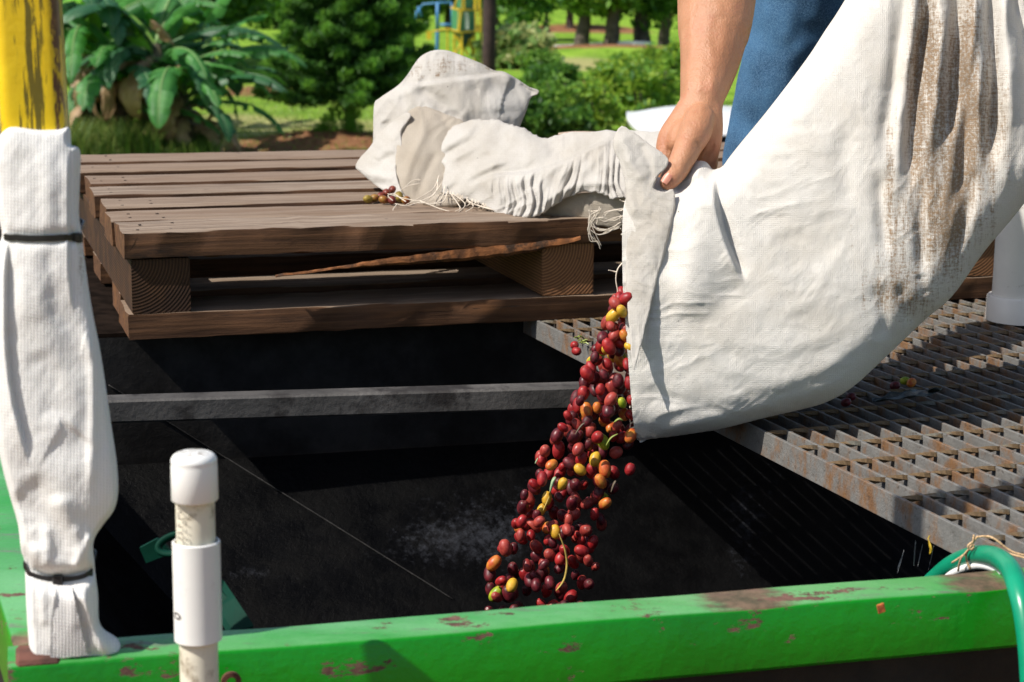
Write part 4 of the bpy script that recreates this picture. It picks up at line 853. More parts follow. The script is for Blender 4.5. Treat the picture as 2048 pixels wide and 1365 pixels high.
# ============================================================ the person tipping the sack (bent over, on the pallet)
def blob(name, chains, vox, smooth_it, mat, parent, smooth_f=0.5):
    """one continuous skin grown round chains of (point, radius[, squash vec])"""
    bm = bmesh.new()
    for ch in chains:
        P = np.array([c[0] for c in ch], float); R = np.array([c[1] for c in ch], float)
        if len(ch) == 1: pts = [(P[0], R[0])]
        else:
            n = 6; Q = spline(P, n); rr = spline(np.c_[R, R], n)[:, 0]; pts = list(zip(Q, rr))
            ext = []
            for i in range(len(pts)-1):
                k = max(1, int(ceil(np.linalg.norm(pts[i+1][0]-pts[i][0])/(0.34*min(pts[i][1], pts[i+1][1])))))
                for j in range(k): a = j/k; ext.append((pts[i][0]*(1-a)+pts[i+1][0]*a, pts[i][1]*(1-a)+pts[i+1][1]*a))
            pts = ext+[pts[-1]]
        sq = ch[0][2] if len(ch[0]) > 2 else None
        for p, r in pts:
            M = Matrix.Translation(Vector(p))
            if sq is not None: M = M @ sq.to_4x4()
            bmesh.ops.create_icosphere(bm, subdivisions=2 if r < 0.05 else 3, radius=float(r), matrix=M)
    me = bpy.data.meshes.new(name); bm.to_mesh(me); bm.free()
    o = bpy.data.objects.new('tmp', me); COL.objects.link(o)
    m = o.modifiers.new('r', 'REMESH'); m.mode = 'VOXEL'; m.voxel_size = vox
    s = o.modifiers.new('s', 'SMOOTH'); s.iterations = smooth_it; s.factor = smooth_f
    bpy.context.view_layer.update()
    m2 = bpy.data.meshes.new_from_object(o.evaluated_get(bpy.context.evaluated_depsgraph_get())); bpy.data.objects.remove(o)
    V = np.empty(len(m2.vertices)*3); m2.vertices.foreach_get('co', V); F = [tuple(p.vertices) for p in m2.polygons]
    return mesh_obj(name, V.reshape(-1, 3), F, mat, parent, smooth=True)
def skin():
    t = NT('sunlit_skin'); o = t.co()
    c = t.mix(t.step(t.noise(12, 5, 0.6, o), 0.35, 0.68), (0.37, 0.172, 0.090), (0.445, 0.218, 0.120))
    c = t.mix(t.step(t.noise(45, 4, 0.6, o), 0.5, 0.75, 0, 0.35), c, (0.42, 0.155, 0.095))
    c = t.mix(t.step(t.noise(95, 2, 0.4, o), 0.775, 0.80, 0, 0.7), c, (0.12, 0.05, 0.03))
    red = t.attr('stain'); c = t.mix(red, c, (0.50, 0.15, 0.10))
    h = t.math('ADD', t.math('ADD', t.noise(330, 4, 0.6, o), t.math('MULTIPLY', t.noise(170, 5, 0.7, t.co('Object', (1.6, 1, 0.6))), 1.0)), t.math('MULTIPLY', t.noise(60, 4, 0.6, t.co('Object', (1, 1, 0.5))), 1.4))
    return t.done(c, 0.44, 0.0, t.bump(h, 0.40, 0.0026), 0.4, sss=(0.12, (1.0, 0.35, 0.2), 0.008))
M_SKIN = skin()
PER = empty('person', (0.60, 3.42, 0.168), 'person in blue jeans bending down, one bare hand gripping the mouth of the full sack', 'person')
mm = 1.0/FPX*2.53
def hp(u, v, y): return on_y(u, v, y)
def px(r, y=2.47): return r*(y*1.025)/FPX
fore = [(1445, -230, 2.74, 78), (1440, -150, 2.70, 86), (1433, 0, 2.62, 76), (1428, 60, 2.585, 70), (1422, 110, 2.555, 62), (1413, 155, 2.525, 53), (1405, 190, 2.50, 45.5), (1402, 215, 2.492, 43.5)]
chains = [[(hp(u, v, y), px(r, y)) for u, v, y, r in fore]]
elb = hp(1445, -230, 2.74); shR = np.array([0.385, 2.93, 0.93])
chains.append([(elb, 0.050), (elb*0.5+shR*0.5, 0.053), (shR, 0.062)])
H = lambda L: [(hp(u, v, y), px(r, y)) for u, v, y, r in L]
chains += [H([(1402, 215, 2.49, 43), (1396, 242, 2.485, 44), (1380, 268, 2.485, 42)]),                       # palm
           H([(1385, 215, 2.485, 30), (1366, 246, 2.475, 31), (1345, 276, 2.468, 30), (1336, 296, 2.463, 25)]),   # index metacarpal
           H([(1390, 225, 2.51, 32), (1368, 262, 2.51, 34), (1344, 292, 2.505, 27)]), H([(1395, 230, 2.525, 30), (1372, 264, 2.535, 32), (1350, 294, 2.535, 26)]), H([(1402, 236, 2.535, 28), (1384, 266, 2.555, 29), (1362, 292, 2.56, 23)]),
           H([(1336, 296, 2.463, 25), (1332, 332, 2.452, 22), (1346, 362, 2.452, 20), (1384, 366, 2.462, 19), (1412, 345, 2.470, 18)]),   # index finger, curled round the cloth
           H([(1344, 292, 2.505, 26), (1342, 332, 2.500, 22.5), (1366, 358, 2.502, 20), (1404, 352, 2.505, 19), (1418, 326, 2.505, 18)]),
           H([(1350, 294, 2.535, 25), (1352, 330, 2.535, 21.5), (1378, 352, 2.535, 19.5), (1412, 342, 2.535, 18.5), (1420, 318, 2.535, 18)]),
           H([(1362, 292, 2.56, 22), (1366, 322, 2.56, 19), (1388, 340, 2.56, 17.5), (1414, 330, 2.56, 16.5)]),
           H([(1414, 228, 2.482, 32), (1420, 262, 2.472, 27), (1419, 292, 2.468, 23.5), (1415, 318, 2.470, 21)]),      # heel of the palm
           H([(1366, 262, 2.455, 24), (1354, 286, 2.445, 22)]),
           H([(1400, 236, 2.452, 30), (1392, 262, 2.432, 33), (1377, 292, 2.412, 29), (1366, 316, 2.398, 26.5), (1355, 338, 2.387, 24.5), (1342, 356, 2.376, 22), (1335, 365, 2.371, 17.5)])]   # thumb
# other arm, torso core, neck and head
shL = np.array([0.80, 2.99, 0.97]); hL = on_y(2140, -235, 2.66)
chains += [[(shL, 0.062), (np.array([0.98, 2.93, 0.80]), 0.048), (hL+np.array([0.03, 0.04, 0.02]), 0.031), (hL, 0.036)]]
for k, (dx, dz) in enumerate(((-0.035, 0.0), (-0.03, -0.025), (-0.02, -0.045), (-0.005, -0.06))):
    chains.append([(hL+np.array([0, -0.01*k, -0.012*k]), 0.015), (hL+np.array([dx, -0.05, dz*0.6]), 0.011), (hL+np.array([dx*1.4+0.01, -0.075, dz-0.015]), 0.0095), (hL+np.array([dx+0.025, -0.065, dz-0.035]), 0.0085)])
chains.append([(hL, 0.017), (hL+np.array([0.03, -0.045, 0.01]), 0.0125), (hL+np.array([0.025, -0.075, -0.005]), 0.010)])
hipC = np.array([0.70, 3.60, 0.99]); chC = np.array([0.60, 3.10, 0.98]); nk = np.array([0.565, 2.93, 1.02]); hd = np.array([0.54, 2.82, 1.05])
chains += [[(hipC, 0.12), ((hipC+chC)/2, 0.115), (chC, 0.125)], [(shR, 0.06), (chC, 0.10), (shL, 0.06)], [(chC, 0.09), (nk, 0.055), (hd, 0.06)],
           [(hd+np.array([0, 0.01, 0.015]), 0.088)], [(hd+np.array([-0.01, -0.045, -0.035]), 0.066), (hd+np.array([-0.012, -0.06, -0.085]), 0.045)],
           [(hd+np.array([-0.02, -0.108, -0.035]), 0.012), (hd+np.array([-0.022, -0.124, -0.055]), 0.014)],
           [(hd+np.array([-0.088, 0.0, -0.02]), 0.016), (hd+np.array([-0.088, 0.004, -0.045]), 0.012)], [(hd+np.array([0.086, 0.0, -0.02]), 0.016), (hd+np.array([0.086, 0.004, -0.045]), 0.012)],
           [(hd+np.array([-0.035, -0.108, -0.078]), 0.008), (hd+np.array([0.012, -0.108, -0.078]), 0.008)]]
body = blob('body', chains, 0.0032, 7, M_SKIN, PER)
# creases of the hand pressed into the skin, warm flush on knuckles
Vb = np.array([v.co for v in body.data.vertices])+np.array(PER.location); w_ = Vb-np.array([0, 0, CAM_H]); dF = w_@Fv
uu = 1024+FPX*(w_@Rr)/dF; vv = 682.5-FPX*(w_@Ur)/dF
near = (Vb[:, 1] < 2.66) & (Vb[:, 2] < 0.66) & (Vb[:, 0] < 0.42)
dz = np.zeros(len(Vb)); front = near
for P, a, w in (([(1339, 268), (1337, 290), (1338, 312)], -0.0035, 4), ([(1392, 278), (1396, 292), (1390, 306)], -0.0022, 3), ([(1386, 280), (1389, 292), (1384, 303)], -0.0018, 2.6), ([(1400, 284), (1404, 296), (1396, 312)], -0.0016, 3), ([(1345, 328), (1356, 331), (1364, 337)], -0.0014, 2.5), ([(1343, 333), (1354, 337), (1361, 342)], -0.0014, 2.5), ([(1430, 286), (1418, 306), (1402, 320)], -0.004, 5), ([(1366, 215), (1400, 222), (1438, 216)], -0.0012, 5), ([(1362, 232), (1372, 246), (1362, 262)], 0.0016, 7), ([(1420, 70), (1424, 140), (1428, 200)], 0.0016, 9)):
    dz[front] += stroke(uu[front], vv[front], P, a, w, taper=0.3)
dz[near] += 0.0005*fbm(uu[near]/26, vv[near]/26, 201, 2)
Vn = Vb-np.array(PER.location); Vn[:, 1] -= dz; body.data.vertices.foreach_set('co', Vn.ravel())
st = np.where(near, 0.45*np.exp(-((uu-1336)/16)**2-((vv-362)/14)**2)+0.25*np.exp(-((uu-1430)/16)**2-((vv-300)/24)**2)+0.2*np.exp(-((uu-1325)/18)**2-((vv-285)/18)**2), 0.0)
at = body.data.attributes.new('stain', 'FLOAT', 'POINT'); at.data.foreach_set('value', st)
# thumb nail
mb = MB(); c = on_y(1333, 357, 2.360); ex = np.array([-0.55, -0.12, -0.80]); ex /= np.linalg.norm(ex); ey = np.array([0.78, -0.42, -0.45]); ey -= ex*ey.dot(ex); ey /= np.linalg.norm(ey); ez = np.cross(ex, ey); ez = -ez if ez[1] > 0 else ez
V = []; 
for j in range(7):
    for i in range(7):
        a = (i/6-0.5)*2; b = (j/6-0.5)*2; sc = sqrt(max(0, 1-0.45*b*b)) if b < 0 else 1-0.12*b; V.append(c+ex*b*0.0068+ey*a*0.0055*sc-ez*0.0018*(a*a)+ez*0.0012)
mesh_obj('thumbnail', V, [(j*7+i, j*7+i+1, (j+1)*7+i+1, (j+1)*7+i) for j in range(6) for i in range(6)], plain('nail', (0.56, 0.235, 0.165), 0.35, amt=0.08, scale=60, bump=0.02), PER, smooth=True)
def denim():
    t = NT('blue_denim'); o = t.co()
    c = t.mix(t.step(t.noise(9, 5, 0.6, o), 0.32, 0.70), (0.009, 0.036, 0.085), (0.032, 0.098, 0.195))
    w = t.noise(1.0, 3, 0.6, t.co('Object', (900, 900, 420))); c = t.mix(t.step(w, 0.40, 0.66, 0, 0.6), c, (0.11, 0.21, 0.33))
    return t.done(c, 0.85, 0.0, t.bump(w, 0.4, 0.0015), 0.2)
M_DENIM = denim()
def leg(hx, kx, ax_): return [(np.array(hx), 0.118), (np.array(hx)*0.5+np.array(kx)*0.5, 0.102), (np.array(kx), 0.088), (np.array(kx)*0.55+np.array(ax_)*0.45, 0.084), (np.array(ax_), 0.076)]
rk = (0.528, 3.36, 0.60); ra = (0.452, 3.36, 0.225)
jeans = blob('jeans', [leg((0.62, 3.60, 0.97), rk, ra), leg((0.80, 3.62, 0.97), (0.82, 3.50, 0.60), (0.80, 3.58, 0.225)), [(np.array([0.62, 3.58, 0.98]), 0.13), (np.array([0.79, 3.58, 0.98]), 0.13)]], 0.008, 8, M_DENIM, PER)
V = np.array([v.co for v in jeans.data.vertices]); V[:, 1] -= 0.013*np.array([vnoise(np.array(p[0]*14+p[2]*10), np.array(p[2]*16-p[0]*6), 301) for p in V])+0.004*np.array([vnoise(np.array(p[0]*40), np.array(p[2]*34), 302) for p in V]); jeans.data.vertices.foreach_set('co', V.ravel())
blob('shirt', [[(hipC+np.array([0, -0.02, 0.04]), 0.150), ((hipC+chC)/2, 0.150), (chC, 0.165)], [(shR, 0.082), (chC, 0.13), (shL, 0.082)], [(shR, 0.082), (shR*0.72+elb*0.28, 0.074)], [(shL, 0.082), (shL*0.6+np.array([0.98, 2.93, 0.80])*0.4, 0.07)]], 0.009, 6, plain('grey_shirt', (0.25, 0.26, 0.28), 0.85), PER)
blob('hair', [[(hd+np.array([0.0, 0.03, 0.03]), 0.094)], [(hd+np.array([0.0, -0.02, 0.07]), 0.062)]], 0.008, 4, plain('dark_hair', (0.02, 0.014, 0.01), 0.6), PER)
for (x, y) in ((0.452, 3.36), (0.80, 3.58)):
    blob('shoe', [[(np.array([x, y+0.05, 0.208]), 0.042), (np.array([x-0.01, y-0.06, 0.203]), 0.036), (np.array([x-0.015, y-0.14, 0.200]), 0.033)]], 0.007, 4, plain('brown_boot', (0.08, 0.045, 0.025), 0.6), PER)

# ============================================================ coffee cherries
def cherry_mat(name, a, b, spot=(0.10, 0.02, 0.015)):
    t = NT(name); o = t.co('Object', rand=3.0)
    c = t.mix(t.step(t.noise(130, 3, 0.55, o), 0.36, 0.66), a, b)
    sp = t.n('ShaderNodeSeparateXYZ'); t.put(sp.inputs[0], t.co('Object')); tip = t.step(sp.outputs['Z'], 0.0079, 0.0084)
    c = t.mix(tip, c, (0.16, 0.08, 0.04)); c = t.mix(t.step(t.noise(420, 3, 0.6, o), 0.70, 0.75, 0, 0.6), c, spot)
    c = t.mix(t.step(t.noise(60, 4, 0.6, o), 0.55, 0.75, 0, 0.55), c, tuple(q*0.45 for q in a))
    return t.done(c, t.step(t.noise(90, 3, 0.6, o), 0.3, 0.7, 0.34, 0.6), 0.0, t.bump(t.noise(260, 3, 0.5, o), 0.2, 0.001), 0.35)
CH = {'red': cherry_mat('ripe_red_skin', (0.19, 0.007, 0.010), (0.34, 0.022, 0.020)), 'dark': cherry_mat('dark_red_skin', (0.045, 0.005, 0.008), (0.13, 0.012, 0.018)),
      'orange': cherry_mat('orange_skin', (0.42, 0.07, 0.018), (0.52, 0.20, 0.03)), 'yellow': cherry_mat('yellow_skin', (0.46, 0.24, 0.02), (0.60, 0.36, 0.03)),
      'green': cherry_mat('green_skin', (0.17, 0.25, 0.012), (0.36, 0.38, 0.025)), 'coral': cherry_mat('coral_skin', (0.22, 0.024, 0.022), (0.36, 0.055, 0.038))}
def cherry_mesh(mat, name='coffee_cherry', r=0.0070, h=0.0086):
    prof = []; n = 11
    for k in range(n+1):
        a = pi*k/n-pi/2; q = r*cos(a)**0.92 if 0 < k < n else 0.0003; z = h*sin(a)
        if k >= n-1: z = h*0.955 if k == n-1 else h*0.90
        prof.append((max(q, 0.0003), z))
    mb = MB(); mb.lathe((0, 0, 0), (0, 0, 1), prof, 18)
    me = bpy.data.meshes.new(name); me.from_pydata(mb.V, [], mb.F); me.polygons.foreach_set('use_smooth', [True]*len(me.polygons)); me.materials.append(mat); return me
CM = {k: cherry_mesh(m) for k, m in CH.items()}
WORDS = {'red': 'ripe red', 'dark': 'dark purple red', 'orange': 'half ripe orange', 'yellow': 'yellow ripening', 'green': 'unripe green', 'coral': 'pale coral red'}
GRP = 'coffee cherries pouring from the sack'
R_ = random.Random(23); pts = []
edge = [(575, 1240, 1256), (620, 1216, 1258), (660, 1208, 1258), (700, 1192, 1260), (740, 1172, 1262), (780, 1160, 1264), (820, 1142, 1266), (850, 1122, 1266), (880, 1098, 1262), (910, 1082, 1242), (950, 1068, 1234), (1000, 1044, 1222), (1050, 1022, 1206), (1100, 996, 1198), (1150, 976, 1196), (1200, 958, 1192), (1260, 940, 1188)]
def span(v):
    for (a, l0, r0), (b, l1, r1) in zip(edge, edge[1:]):
        if a <= v <= b: t = (v-a)/(b-a); return l0+(l1-l0)*t, r0+(r1-r0)*t
tries = 0
while len(pts) < 296 and tries < 40000:
    tries += 1
    v = 585+655*R_.random()**0.92; l, r = span(v); u = R_.uniform(l, r)
    y = 2.315-0.06*max(0, (v-700)/500)+R_.uniform(-0.045, 0.035)
    p = on_y(u, v, y); dmin = 0.0118+0.004*max(0, (v-880)/360)
    if v > 880 and R_.random() < (v-880)/360*0.22: continue
    if all((p[0]-q[0])**2+(p[1]-q[1])**2+(p[2]-q[2])**2 > dmin**2 for q, *_ in pts): pts.append((p, u, v))
extra = [(1150, 694, 'x')]
count = {}
for p, u, v in pts:
    q = R_.random(); f = (v-600)/600
    kind = 'red' if q < 0.30 else 'dark' if q < 0.56+0.18*f else 'coral' if q < 0.76+0.12*f else 'orange' if q < 0.90+0.04*f else 'yellow' if q < 0.965 else 'green'  # dark share grows downward: the stream's dimming is put into the colours
    o = bpy.data.objects.new('coffee_cherry', CM[kind]); COL.objects.link(o); o.location = p
    o.rotation_euler = (R_.uniform(-0.7, 0.7), 0.45+R_.uniform(-0.6, 0.6), R_.uniform(0, 6.28)); s = R_.uniform(0.74, 1.18)*(0.96 if kind == 'green' else 1); o.scale = (s, s, s*R_.uniform(1.05, 1.28))
    l_, r_ = span(v); w_ = (u-l_)/(r_-l_); side = 'on the left fringe' if w_ < 0.3 else 'on the right fringe' if w_ > 0.72 else 'in the core'
    zone = 'at the very top of the stream' if v < 700 else 'of the stream beside the sack mouth' if v < 860 else 'of the stream just below the sack' if v < 970 else 'of the thinning middle stream' if v < 1090 else 'close above the green rail'
    props(o, f'{WORDS[kind]} cherry {side} {zone}', 'coffee cherry', GRP)
def one(u, v, y, kind, label, rot=(0.4, 0.3, 0), s=1.0, group=None):
    o = bpy.data.objects.new('coffee_cherry', CM[kind]); COL.objects.link(o); o.location = on_y(u, v, y); o.rotation_euler = rot; o.scale = (s, s, s); return props(o, label, 'coffee cherry', group)
one(1260, 939, 2.24, 'red', 'single shiny red coffee cherry flying apart to the right of the falling stream', (0.2, 0.3, 1), 0.96)
gz = lambda u, v, z=0.008: float(on_z(u, v, z)[1])
one(1149, 691, gz(1149, 691, 0.004), 'red', 'upper of two red coffee cherries at the grating corner', (1.2, 0.2, 0.3), 0.92)
one(1153, 703, gz(1153, 703, 0.000)-0.004, 'red', 'lower of two red coffee cherries at the grating corner', (1.5, 0.1, 0.8), 0.96)
one(1192, 697, gz(1192, 697, 0.008), 'dark', 'dark purple coffee cherry resting on the grating bars next to the stream', (0.9, 0.2, 2), 0.95)
one(1206, 704, gz(1206, 704, 0.008), 'green', 'yellow green coffee cherry resting on the grating bars next to a purple one', (0.5, 0.4, 1), 0.88)
one(1790, 772, gz(1790, 772, 0.004), 'dark', 'dark cherry lying on the shaded grating beside the sack', (1.2, 0, 1), 0.9)
one(1810, 762, gz(1810, 762, 0.005), 'green', 'yellow green cherry on the shaded grating beside a small dark leaf', (1.2, 1.0, 1), 0.85)
one(1823, 766, gz(1823, 766, 0.005), 'orange', 'orange brown cherry on the shaded grating beside a yellow green one', (0.3, 1.0, 1), 0.9)
one(1702, 794, gz(1702, 794, 0.004), 'dark', 'dark cherry on the grating close under the sack bottom, upper one', (1.2, 0, 1), 0.85)
one(1692, 805, gz(1692, 805, 0.004), 'dark', 'dark cherry on the grating close under the sack bottom, lower one', (1.1, 0.6, 1), 0.85)
# bits of leaf and stalk falling along
M_LEAFY = plain('yellow_green_leaf', (0.20, 0.24, 0.05), 0.5, amt=0.4, scale=80); M_STRAW = plain('straw_stalk', (0.42, 0.30, 0.07), 0.6, amt=0.3, scale=90)
M_PALE = plain('pale_green_bit', (0.26, 0.36, 0.20), 0.6, amt=0.3, scale=90); M_DRYL = plain('brown_bit', (0.10, 0.075, 0.05), 0.7, amt=0.4, scale=90)
def bit(P, y, r, mat, name, label, cat, flat=0.35):
    Q = spline(np.array([on_y(u, v, y) for u, v in P]), 6); n = len(Q); rad = r*np.sin(np.linspace(0.12, pi-0.12, n))**0.6
    mb = MB(); mb.tube(Q, rad, 7, flat=flat); o = mb.obj(name, mat, None, base=tuple(Q[n//2]), smooth=True); return props(o, label, cat)
bit([(1118, 1068), (1130, 1100), (1134, 1130), (1128, 1160), (1112, 1182)], 2.21, 0.0045, M_STRAW, 'stalk', 'long curved straw coloured leaf stalk falling among the cherries', 'stalk')
bit([(1212, 892), (1222, 876), (1236, 868)], 2.25, 0.0030, M_LEAFY, 'leaf_bit', 'bright green leaf scrap falling just below the sack mouth', 'leaf')
bit([(1228, 845), (1238, 838), (1246, 842)], 2.25, 0.0035, M_LEAFY, 'leaf_bit', 'small green scrap between cherries close to the sack mouth', 'leaf')
bit([(1100, 985), (1106, 962), (1112, 955)], 2.24, 0.0060, M_PALE, 'leaf_bit', 'pale blurred green scrap in the middle of the falling stream', 'leaf')
bit([(1086, 1022), (1094, 1004), (1098, 994)], 2.24, 0.0022, M_STRAW, 'stalk', 'short pale stalk falling left of the middle of the stream', 'stalk')
bit([(1070, 928), (1076, 916)], 2.26, 0.0026, M_PALE, 'leaf_bit', 'tiny pale scrap flying off the left edge of the stream', 'leaf')
bit([(1150, 870), (1162, 852), (1170, 846)], 2.24, 0.0030, M_DRYL, 'leaf_bit', 'brown scrap of husk in the upper stream', 'husk')
bit([(1222, 985), (1228, 968), (1232, 962)], 2.24, 0.0042, M_DRYL, 'leaf_bit', 'grey brown scrap of husk at the right edge of the stream', 'husk')
# calyx sprig on the grating corner
mb = MB()
for k in range(9):
    a = on_z(1160+rnd.uniform(-8, 10), 682+rnd.uniform(-5, 6), 0.006); b = a+np.array([rnd.uniform(-0.008, 0.008), rnd.uniform(-0.008, 0.008), rnd.uniform(-0.002, 0.006)]); mb.tube([a, (a+b)/2+np.array([0, 0, 0.002]), b], 0.0013, 5)
props(mb.obj('sprig', M_LEAFY, None, base=tuple(on_z(1162, 684, 0.003))), 'little green calyx sprig lying on the grating corner', 'sprig')
# the picked cluster on the pallet
CL = empty('cherry_cluster', tuple(on_z(770, 412, 0.168)), 'cluster of dull ripening coffee cherries on a twig lying on the pallet', 'cherry cluster')
def dull(name, a, b): return cherry_mat(name, a, b)
D1 = cherry_mesh(dull('dull_red_skin', (0.12, 0.014, 0.012), (0.20, 0.045, 0.02)), 'cherry'); D2 = cherry_mesh(dull('dull_green_skin', (0.15, 0.10, 0.015), (0.24, 0.17, 0.025)), 'cherry'); D3 = cherry_mesh(dull('dull_mixed_skin', (0.18, 0.035, 0.012), (0.24, 0.13, 0.02)), 'cherry')
for u, v, me, y in ((736, 412, D2, 3.155), (749, 403, D3, 3.17), (762, 393, D1, 3.185), (773, 386, D1, 3.195), (785, 380, D1, 3.21), (767, 412, D3, 3.15), (784, 417, D1, 3.145), (812, 415, D3, 3.145), (798, 391, D2, 3.18), (800, 402, D2, 3.17)):
    c = on_y(u, v, y); c[2] = max(c[2], 0.1755); o = place(me, 'cherry', CL, tuple(c-np.array(CL.location)), (rnd.uniform(0.8, 2), rnd.uniform(-1, 1), rnd.uniform(0, 6))); o.scale = (1.0,)*3
mb = MB(); mb.tube(spline(np.array([on_y(u, v, y) for u, v, y in ((745, 410, 3.17), (770, 402, 3.18), (790, 398, 3.18), (815, 404, 3.17))]), 5), 0.0022, 6)
mb.obj('twig', plain('twig', (0.09, 0.065, 0.04), 0.7), CL, smooth=True)

# ============================================================ hose, twine, clamp, leaves, water
M_HOSE = plain('green_hose', (0.004, 0.235, 0.125), 0.30, amt=0.15, scale=20, bump=0.05, bscale=60, dirt=(0.10, 0.30, 0.20), dirt_lo=0.66, dirt_hi=0.8, dscale=30, spec=0.5)
HP = spline(np.array([on_y(u, v, y) for u, v, y in ((1800, 1230, 1.97), (1868, 1160, 1.90), (1908, 1128, 1.85), (1950, 1112, 1.80), (1990, 1114, 1.745), (2020, 1138, 1.69), (2036, 1180, 1.655), (2048, 1230, 1.635), (2058, 1310, 1.62), (2066, 1450, 1.61))]), 10)
mb = MB(); mb.tube(HP, 0.0100, 16); h_ = mb.obj('garden_hose', M_HOSE, None, base=tuple(HP[55]), smooth=True); props(h_, 'thick green hose bent over the end of the green rail', 'hose')
WP = spline(np.array([on_y(u, v, y) for u, v, y in ((1870, 1180, 1.86), (1905, 1148, 1.83), (1950, 1132, 1.79), (1985, 1136, 1.75), (2006, 1150, 1.72))]), 8)
mb = MB(); mb.tube(WP, 0.0040, 10); props(mb.obj('white_tube', M_PVC, None, base=tuple(WP[10]), smooth=True), 'thin white tube lying under the bend of the green hose', 'tube')
M_TWINE = plain('twine', (0.50, 0.33, 0.18), 0.85, amt=0.35, scale=300, bump=0.5, bscale=500)
tw = MB()
for P in ([(1904, 1126, 1.80), (1930, 1108, 1.79), (1944, 1090, 1.78), (1952, 1076, 1.78), (1975, 1073, 1.77), (1992, 1080, 1.76), (2012, 1096, 1.755), (2030, 1106, 1.75), (2056, 1112, 1.74)], [(1940, 1140, 1.79), (1932, 1112, 1.79), (1944, 1090, 1.78), (1948, 1070, 1.78)], [(1916, 1142, 1.80), (1922, 1118, 1.79), (1938, 1098, 1.785), (1950, 1080, 1.78), (1956, 1072, 1.78)], [(2000, 1100, 1.75), (2020, 1108, 1.745), (2056, 1118, 1.73)], [(1943, 1086, 1.775), (1948, 1094, 1.775), (1940, 1100, 1.775), (1936, 1092, 1.775), (1946, 1084, 1.775)]):
    tw.tube(spline(np.array([on_y(u, v, y) for u, v, y in P]), 6), 0.0011, 6)
props(tw.obj('twine', M_TWINE, None, base=tuple(on_y(1944, 1090, 1.78)), smooth=True), 'beige twine knotted round the green hose and the grating edge', 'twine')
M_TEAL = plain('dark_green_plastic', (0.002, 0.030, 0.019), 0.6, amt=0.2, spec=0.08)
HC = empty('hose_clamp', tuple(on_y(330, 1095, 1.72)), 'dark green clamp with a square tab behind the capped white pipe', 'clamp')
def slab(P, y, th, mat, name, par):
    a = np.array([on_y(u, v, y+(dy if True else 0)) for u, v, dy in P]); nn = np.cross(a[1]-a[0], a[2]-a[0]); nn /= np.linalg.norm(nn); n = len(a)
    return mesh_obj(name, np.vstack([a, a+nn*th]), [tuple(range(n)), tuple(range(2*n-1, n-1, -1))]+[(i, i+n, (i+1) % n+n, (i+1) % n) for i in range(n)], mat, par)
slab([(279, 1097, 0), (313, 1079, 0), (320, 1082, 0), (345, 1106, 0), (330, 1112, 0), (292, 1127, 0)], 1.72, 0.006, M_TEAL, 'tab', HC)
mb = MB(); c = on_y(352, 1088, 1.71)
Q = [c+np.array([0.017*cos(a), 0.004*sin(a), 0.008*sin(a)+0.004*cos(a)]) for a in np.linspace(0, 2*pi, 28)]; mb.tube(Q, 0.0026, 6, flat=1.6); mb.obj('ring', M_TEAL, HC, smooth=True)
slab([(430, 1150, 0), (448, 1162, 0), (470, 1195, -0.03), (508, 1252, -0.06), (466, 1262, -0.06), (436, 1215, -0.03)], 1.70, 0.006, M_TEAL, 'strap', HC)
# dark leaf on the grating, yellow leaf hanging under its edge
def leaf_sheet(P, wid, mat, name, label, droop=None):
    Q = spline(np.array(P), 6); n = len(Q); V = []; m = 7
    for i in range(n):
        t = i/(n-1); T = Q[min(i+1, n-1)]-Q[max(i-1, 0)]; T /= np.linalg.norm(T); sd_ = np.cross(T, (0, 0, 1)); sd_ /= np.linalg.norm(sd_)+1e-9
        w = wid*sin(pi*min(1, t*0.94+0.05))**0.75*(1+0.14*sin(t*31))
        for k in range(m): a = k/(m-1)*2-1; V.append(Q[i]+sd_*a*w+np.array([0, 0, 0.25*w*abs(a)+0.0016*sin(t*23+a*5)]))
    n2 = len(V); V2 = [p-np.array([0, 0, 0.0008]) for p in V]
    F = [(i*m+k, i*m+k+1, (i+1)*m+k+1, (i+1)*m+k) for i in range(n-1) for k in range(m-1)]
    ring = list(range(m))+[i*m+m-1 for i in range(1, n)]+[(n-1)*m+k for k in range(m-2, -1, -1)]+[i*m for i in range(n-2, 0, -1)]
    F2 = [tuple(q+n2 for q in f[::-1]) for f in F]+[(ring[i], ring[(i+1) % len(ring)], ring[(i+1) % len(ring)]+n2, ring[i]+n2) for i in range(len(ring))]
    return props(mesh_obj(name, V+V2, F+F2, mat, None, base=tuple(Q[n//2]), smooth=True), label, 'leaf')
leaf_sheet([on_z(1745, 803, 0.004), on_z(1785, 797, 0.008), on_z(1830, 792, 0.010), on_z(1862, 786, 0.010), on_z(1877, 778, 0.02)], 0.016, plain('wet_dark_leaf', (0.030, 0.042, 0.040), 0.35, amt=0.5, scale=120, bump=0.6, bscale=140), 'fallen_leaf', 'crinkled dark wet leaf lying on the grating in the shade of the sack')
P = [on_y(1858, 1082, 1.88), on_y(1860, 1090, 1.88), on_y(1862, 1100, 1.88), on_y(1859, 1109, 1.88)]
mb = MB(); mb.tube(spline(np.array(P), 5), [0.0010, 0.002, 0.0028, 0.0034, 0.0040, 0.0044, 0.0048, 0.0050, 0.0050, 0.0048, 0.0044, 0.0038, 0.0030, 0.0020, 0.0012, 0.0006], 8, flat=0.3)
mb.tube([on_y(1859, 1072, 1.885), on_y(1856, 1078, 1.882), P[0]], 0.0007, 5); props(mb.obj('dangling_leaf', plain('yellow_leaf', (0.50, 0.33, 0.02), 0.55, amt=0.4, scale=200), None, base=tuple(P[1]), smooth=True), 'small curled yellow leaf dangling under the grating edge', 'leaf')
